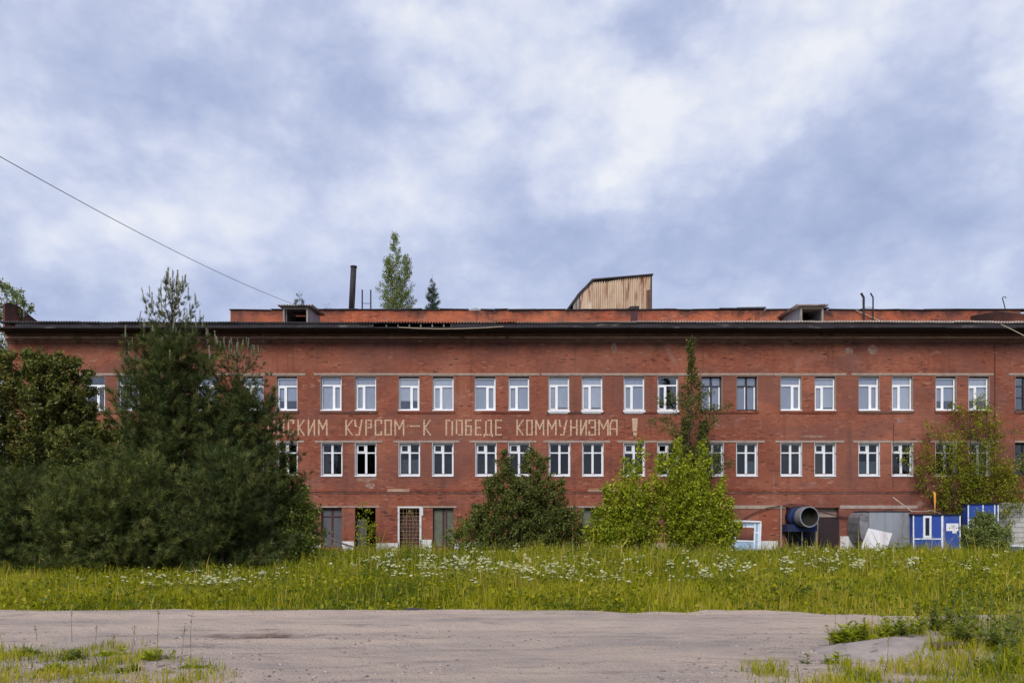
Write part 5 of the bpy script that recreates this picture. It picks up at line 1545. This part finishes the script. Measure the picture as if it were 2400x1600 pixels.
gu = random.Random(55)
um = []
for k in range(7):
    a, b = umbel(gu, .78)
    um.append((a.mesh('stem', M['stem']), b.mesh('flower_head', M['umbel'])))
FZ = [(1110, 1322, 130, 26, .24), (1310, 1322, 75, 18, .13), (940, 1312, 90, 20, .1), (1420, 1335, 140, 30, .09), (1660, 1348, 100, 26, .12), (1900, 1306, 170, 14, .14), (2150, 1315, 170, 24, .09), (520, 1348, 130, 12, .09)]
gn = np.random.default_rng(56)
cnt = 0; tries = 0
while cnt < 290 and tries < 6000:
    tries += 1
    q_ = gn.random(); s_ = 0
    for z_ in FZ:
        s_ += z_[4]
        if q_ < s_: break
    u_ = z_[0] + gn.normal() * z_[2]; v_ = z_[1] + gn.normal() * z_[3]
    # flower head height above the ground decides the distance
    h_ = gn.uniform(.45, .95) if u_ > 650 else gn.uniform(.4, .62)
    d_ = (H0 - h_) * F / max(v_ - VH, 26)
    if not (15.2 < d_ < 36.5) or not 20 < u_ < 2420: continue
    if u_ < 720 and d_ > 22.4: continue
    x_ = WX(u_, d_)
    rt = empty('umbel_flower', (x_, d_, -.03), 'white umbel flower standing in the meadow grass', 'flower', 'white umbel flowers in the meadow')
    s0 = h_ / .78
    rt.scale = (.62 + .4 * gn.random(),) * 2 + (s0,); rt.rotation_euler = (gn.normal() * .06, gn.normal() * .06, gn.random() * 6.28)
    a, b = um[int(gn.integers(7))]
    link('stem', a, rt); link('flower_head', b, rt)
    cnt += 1

# the rest of the bloom, smaller and farther
hv = np.array([(0, 0, .012), (1, 0, 0), (.4, .9, -.1), (-.7, .6, .1), (-.8, -.5, -.1), (.3, -.95, .05)]); hv[:, 2] *= .3; hv[0, 2] = .3
hf = np.array([(0, 1, 2), (0, 2, 3), (0, 3, 4), (0, 4, 5), (0, 5, 1)])
k = 1100
zi = gn.choice(len(FZ), size=k, p=np.array([z_[4] for z_ in FZ]) / sum(z_[4] for z_ in FZ))
u_ = np.array([FZ[i][0] for i in zi]) + gn.normal(size=k) * np.array([FZ[i][2] for i in zi]) * 1.35
v_ = np.array([FZ[i][1] for i in zi]) + gn.normal(size=k) * np.array([FZ[i][3] for i in zi]) * 1.3
h_ = np.where(u_ > 650, .4 + .5 * gn.random(k), .3 + .25 * gn.random(k))
d_ = (H0 - h_) * F / np.maximum(v_ - VH, 24)
ok = (d_ > 15.0) & (d_ < 39) & ~((u_ < 720) & (d_ > 22.4))
u_, d_, h_ = u_[ok], d_[ok], h_[ok]; k = len(u_)
m = rotmats(k, 4.0, gn); m = m * (.018 + .03 * gn.random(k))[:, None, None]
V, Fq, tn = scatter(hv, hf, np.stack([(u_ - CX) / F * d_, d_, h_ - .03], -1), m, gn.random(k))
tag(link('wildflowers', npmesh('wildflowers', V, Fq, M['umbel'], tn)), 'haze of small cream blossoms through the meadow grass', 'wildflowers', kind='stuff')

# ------------------------------------------------------------------ weeds near the road
def weed(name, label, group, u_, v_, h_, seed, style, mat='stem', lean=0.):
    """style: 'stalk' thin with seed head, 'leafy' broad leaves up the stem, 'bush' many low leaves"""
    g = np.random.default_rng(seed)
    d_ = GY(v_); b = np.array((WX(u_, d_), d_, max(0., float(mound_h(np.array([WX(u_, d_)]), np.array([d_]))[0])) + .0))
    root = empty(name, tuple(b), label, 'weed', group)
    st = Geo(); lv_p, lv_m, lv_t = [], [], []
    ns = {'stalk': 1, 'leafy': 3, 'bush': 7}[style]
    for k in range(ns):
        hh = h_ * (1 if k == 0 else .45 + .5 * g.random())
        dx = (g.normal(size=2) * .06 * (1 if ns > 1 else .2)); sp = {'stalk': .05, 'leafy': .16, 'bush': .36}[style]
        top = b + np.array((dx[0] + lean * hh + g.normal() * sp * hh, dx[1] + g.normal() * sp * hh, hh))
        Ps = stem_path(b + (dx[0], dx[1], -.02), top, 8, .05, g)
        V, Fq = tube_np(Ps, (.0055 if style != 'stalk' else .0042) * np.linspace(1, .4, 8), 5); st.add(V, Fq, np.full(len(V), .55 if style != 'stalk' else .8))
        nl = {'stalk': 9, 'leafy': 20, 'bush': 26}[style]
        for i in range(nl):
            t_ = (.08 + .9 * (i + g.random()) / nl); p = lerp_path(Ps, t_)
            s_ = {'stalk': .028, 'leafy': .085, 'bush': .10}[style] * (1.15 - .7 * t_) * (.6 + .8 * g.random())
            if style == 'stalk' and t_ > .75: s_ *= .8
            az = i * 2.4 + g.random()
            y_ = np.array((cos(az), sin(az), .35 + g.normal() * .3)); y_ /= np.linalg.norm(y_)
            x_ = np.cross(y_, (0, 0, 1)); x_ /= np.linalg.norm(x_); z_ = np.cross(x_, y_)
            lv_p.append(p); lv_m.append(np.stack([x_, y_, z_], -1) * s_ * np.array((1.0 if style != 'stalk' else .6, 1.3, 1))); lv_t.append(np.clip(.5 + g.normal() * .2, 0, 1))
        if style == 'stalk':
            for i in range(16):
                p = lerp_path(Ps, .78 + .22 * g.random()) + g.normal(size=3) * .008
                lv_p.append(p); lv_m.append(rotmats(1, .2, g)[0] * .02); lv_t.append(.85)
    link('stem', st.mesh('stem', M['stem'], b, True), root)
    V, Fq, tn = scatter(LV, LF, np.array(lv_p), np.array(lv_m), np.array(lv_t))
    link('leaves', npmesh('leaves', V - b, Fq, M[mat], tn), root)


ORD = 'first second third fourth fifth sixth seventh eighth ninth tenth eleventh twelfth thirteenth fourteenth fifteenth sixteenth'.split()
LS = sorted(((420, 1590, .58, .02), (444, 1598, .72, .03), (302, 1545, .40, .06), (166, 1520, .50, .04), (85, 1515, .28, .0), (258, 1530, .22, .05), (225, 1520, .3, -.03)))
weed('weed_stalk', 'tall bent dry weed stalk, highest of those in the near grass corner', None, 368, 1578, .78, 200, 'stalk', 'stem', .05)
for k, (u_, v_, h_, ln) in enumerate(LS):
    weed('weed_stalk', ORD[k] + ' short dry weed stalk from the left in the near grass corner', 'dry stalks in the near grass corner', u_, v_, h_, 201 + k, 'stalk', 'stem', ln)
for k, (u_, v_) in enumerate(sorted(((452, 1585), (395, 1592), (345, 1560), (250, 1545), (160, 1560), (60, 1540), (110, 1590), (290, 1592)))):
    weed('low_weed', ORD[k] + ' low leafy weed from the left in the near grass corner', 'low weeds in the near grass corner', u_, v_, .10 + .04 * (k % 3), 230 + k, 'bush', 'lime_leaf' if k % 2 else 'mid_leaf')
RW = [(2168, 1486, .62, 'leafy', 'tall broad-leaved weed on the bank, darkest, beside earth heap'), (2105, 1500, .44, 'bush', ''), (2060, 1506, .40, 'bush', ''), (2010, 1518, .34, 'bush', ''), (1972, 1530, .27, 'bush', ''),
      (2130, 1494, .40, 'bush', ''), (2195, 1488, .42, 'bush', ''), (2235, 1486, .45, 'bush', ''), (2275, 1488, .6, 'leafy', ''), (2310, 1500, .62, 'leafy', ''), (2350, 1505, .66, 'leafy', ''), (2388, 1510, .7, 'leafy', ''),
      (2330, 1545, .36, 'bush', ''), (2250, 1545, .3, 'bush', ''), (2385, 1590, .34, 'bush', ''), (2310, 1590, .30, 'bush', ''), (2265, 1500, .62, 'leafy', ''), (2295, 1512, .7, 'leafy', ''), (2335, 1525, .62, 'leafy', ''), (2395, 1530, .7, 'leafy', ''), (2370, 1560, .55, 'leafy', ''), (2215, 1500, .5, 'leafy', ''), (2325, 1482, .66, 'stalk', ''), (2290, 1478, .62, 'stalk', ''), (2395, 1484, .75, 'stalk', ''),
      (2040, 1500, .58, 'stalk', ''), (1960, 1515, .55, 'stalk', ''), (1985, 1512, .5, 'stalk', ''), (2100, 1488, .6, 'stalk', ''), (2240, 1480, .7, 'stalk', ''), (2360, 1490, .72, 'stalk', ''), (1912, 1572, .18, 'leafy', ''), (1955, 1570, .2, 'leafy', ''), (2075, 1580, .4, 'stalk', '')]
nth = {'bush': 0, 'leafy': 0, 'stalk': 0}
for k, (u_, v_, h_, sty, lab) in enumerate(RW[:1] + sorted(RW[1:])):
    if not lab:
        lab = ORD[nth[sty]] + {'bush': ' low spreading weed from the left around the earth heap', 'leafy': ' upright leafy weed from the left around the earth heap', 'stalk': ' thin weed stalk from the left around the earth heap'}[sty]
        nth[sty] += 1
    weed({'bush': 'low_weed', 'leafy': 'leafy_weed', 'stalk': 'weed_stalk'}[sty], lab, None if k == 0 else {'bush': 'low weeds around the earth heap', 'leafy': 'upright weeds around the earth heap', 'stalk': 'stalks around the earth heap'}[sty], u_, v_, h_, 260 + k, sty, 'dark_leaf' if k == 0 else ('mid_leaf' if k % 2 else 'lime_leaf'))

# charred log on the heap
ld_ = GY(1528)
a = np.array((WX(2186, 8.55), 8.55, 0.)); b = np.array((WX(2262, 8.75), 8.75, 0.))
for p in (a, b): p[2] = max(0, float(mound_h(p[:1], p[1:2])[0])) + .035
lg = MB().tube([a, a * .5 + b * .5 + (0, 0, .006), b], [.047, .043, .04], 12).build('log', M['log'], None, True)
tag(lg, 'short dark charred log lying on the earth heap', 'log')
# flattened dark scrap on the road
d_ = GY(1436); x_ = WX(970, d_)
m = MB(); n = 18
zz = float(road_h(np.array([x_]), np.array([d_]))[0])
m.v.append((x_, d_, zz + .03))
for i in range(n):
    th = i / n * 6.283; r_ = (.14 + .05 * sin(i * 2.3)) ; m.v.append((x_ + cos(th) * r_ * 1.1, d_ + sin(th) * r_ * .9, zz + .008))
for i in range(n): m.f.append((0, 1 + i, 1 + (i + 1) % n))
m.v += [(v[0], v[1], zz - .02) for v in m.v[1:n + 1]]
for i in range(n): m.f.append((1 + i, n + 1 + i, n + 1 + (i + 1) % n, 1 + (i + 1) % n))
tag(m.build('dark_scrap', M['felt']), 'flattened dark scrap lying at the far edge of the dirt road', 'scrap')
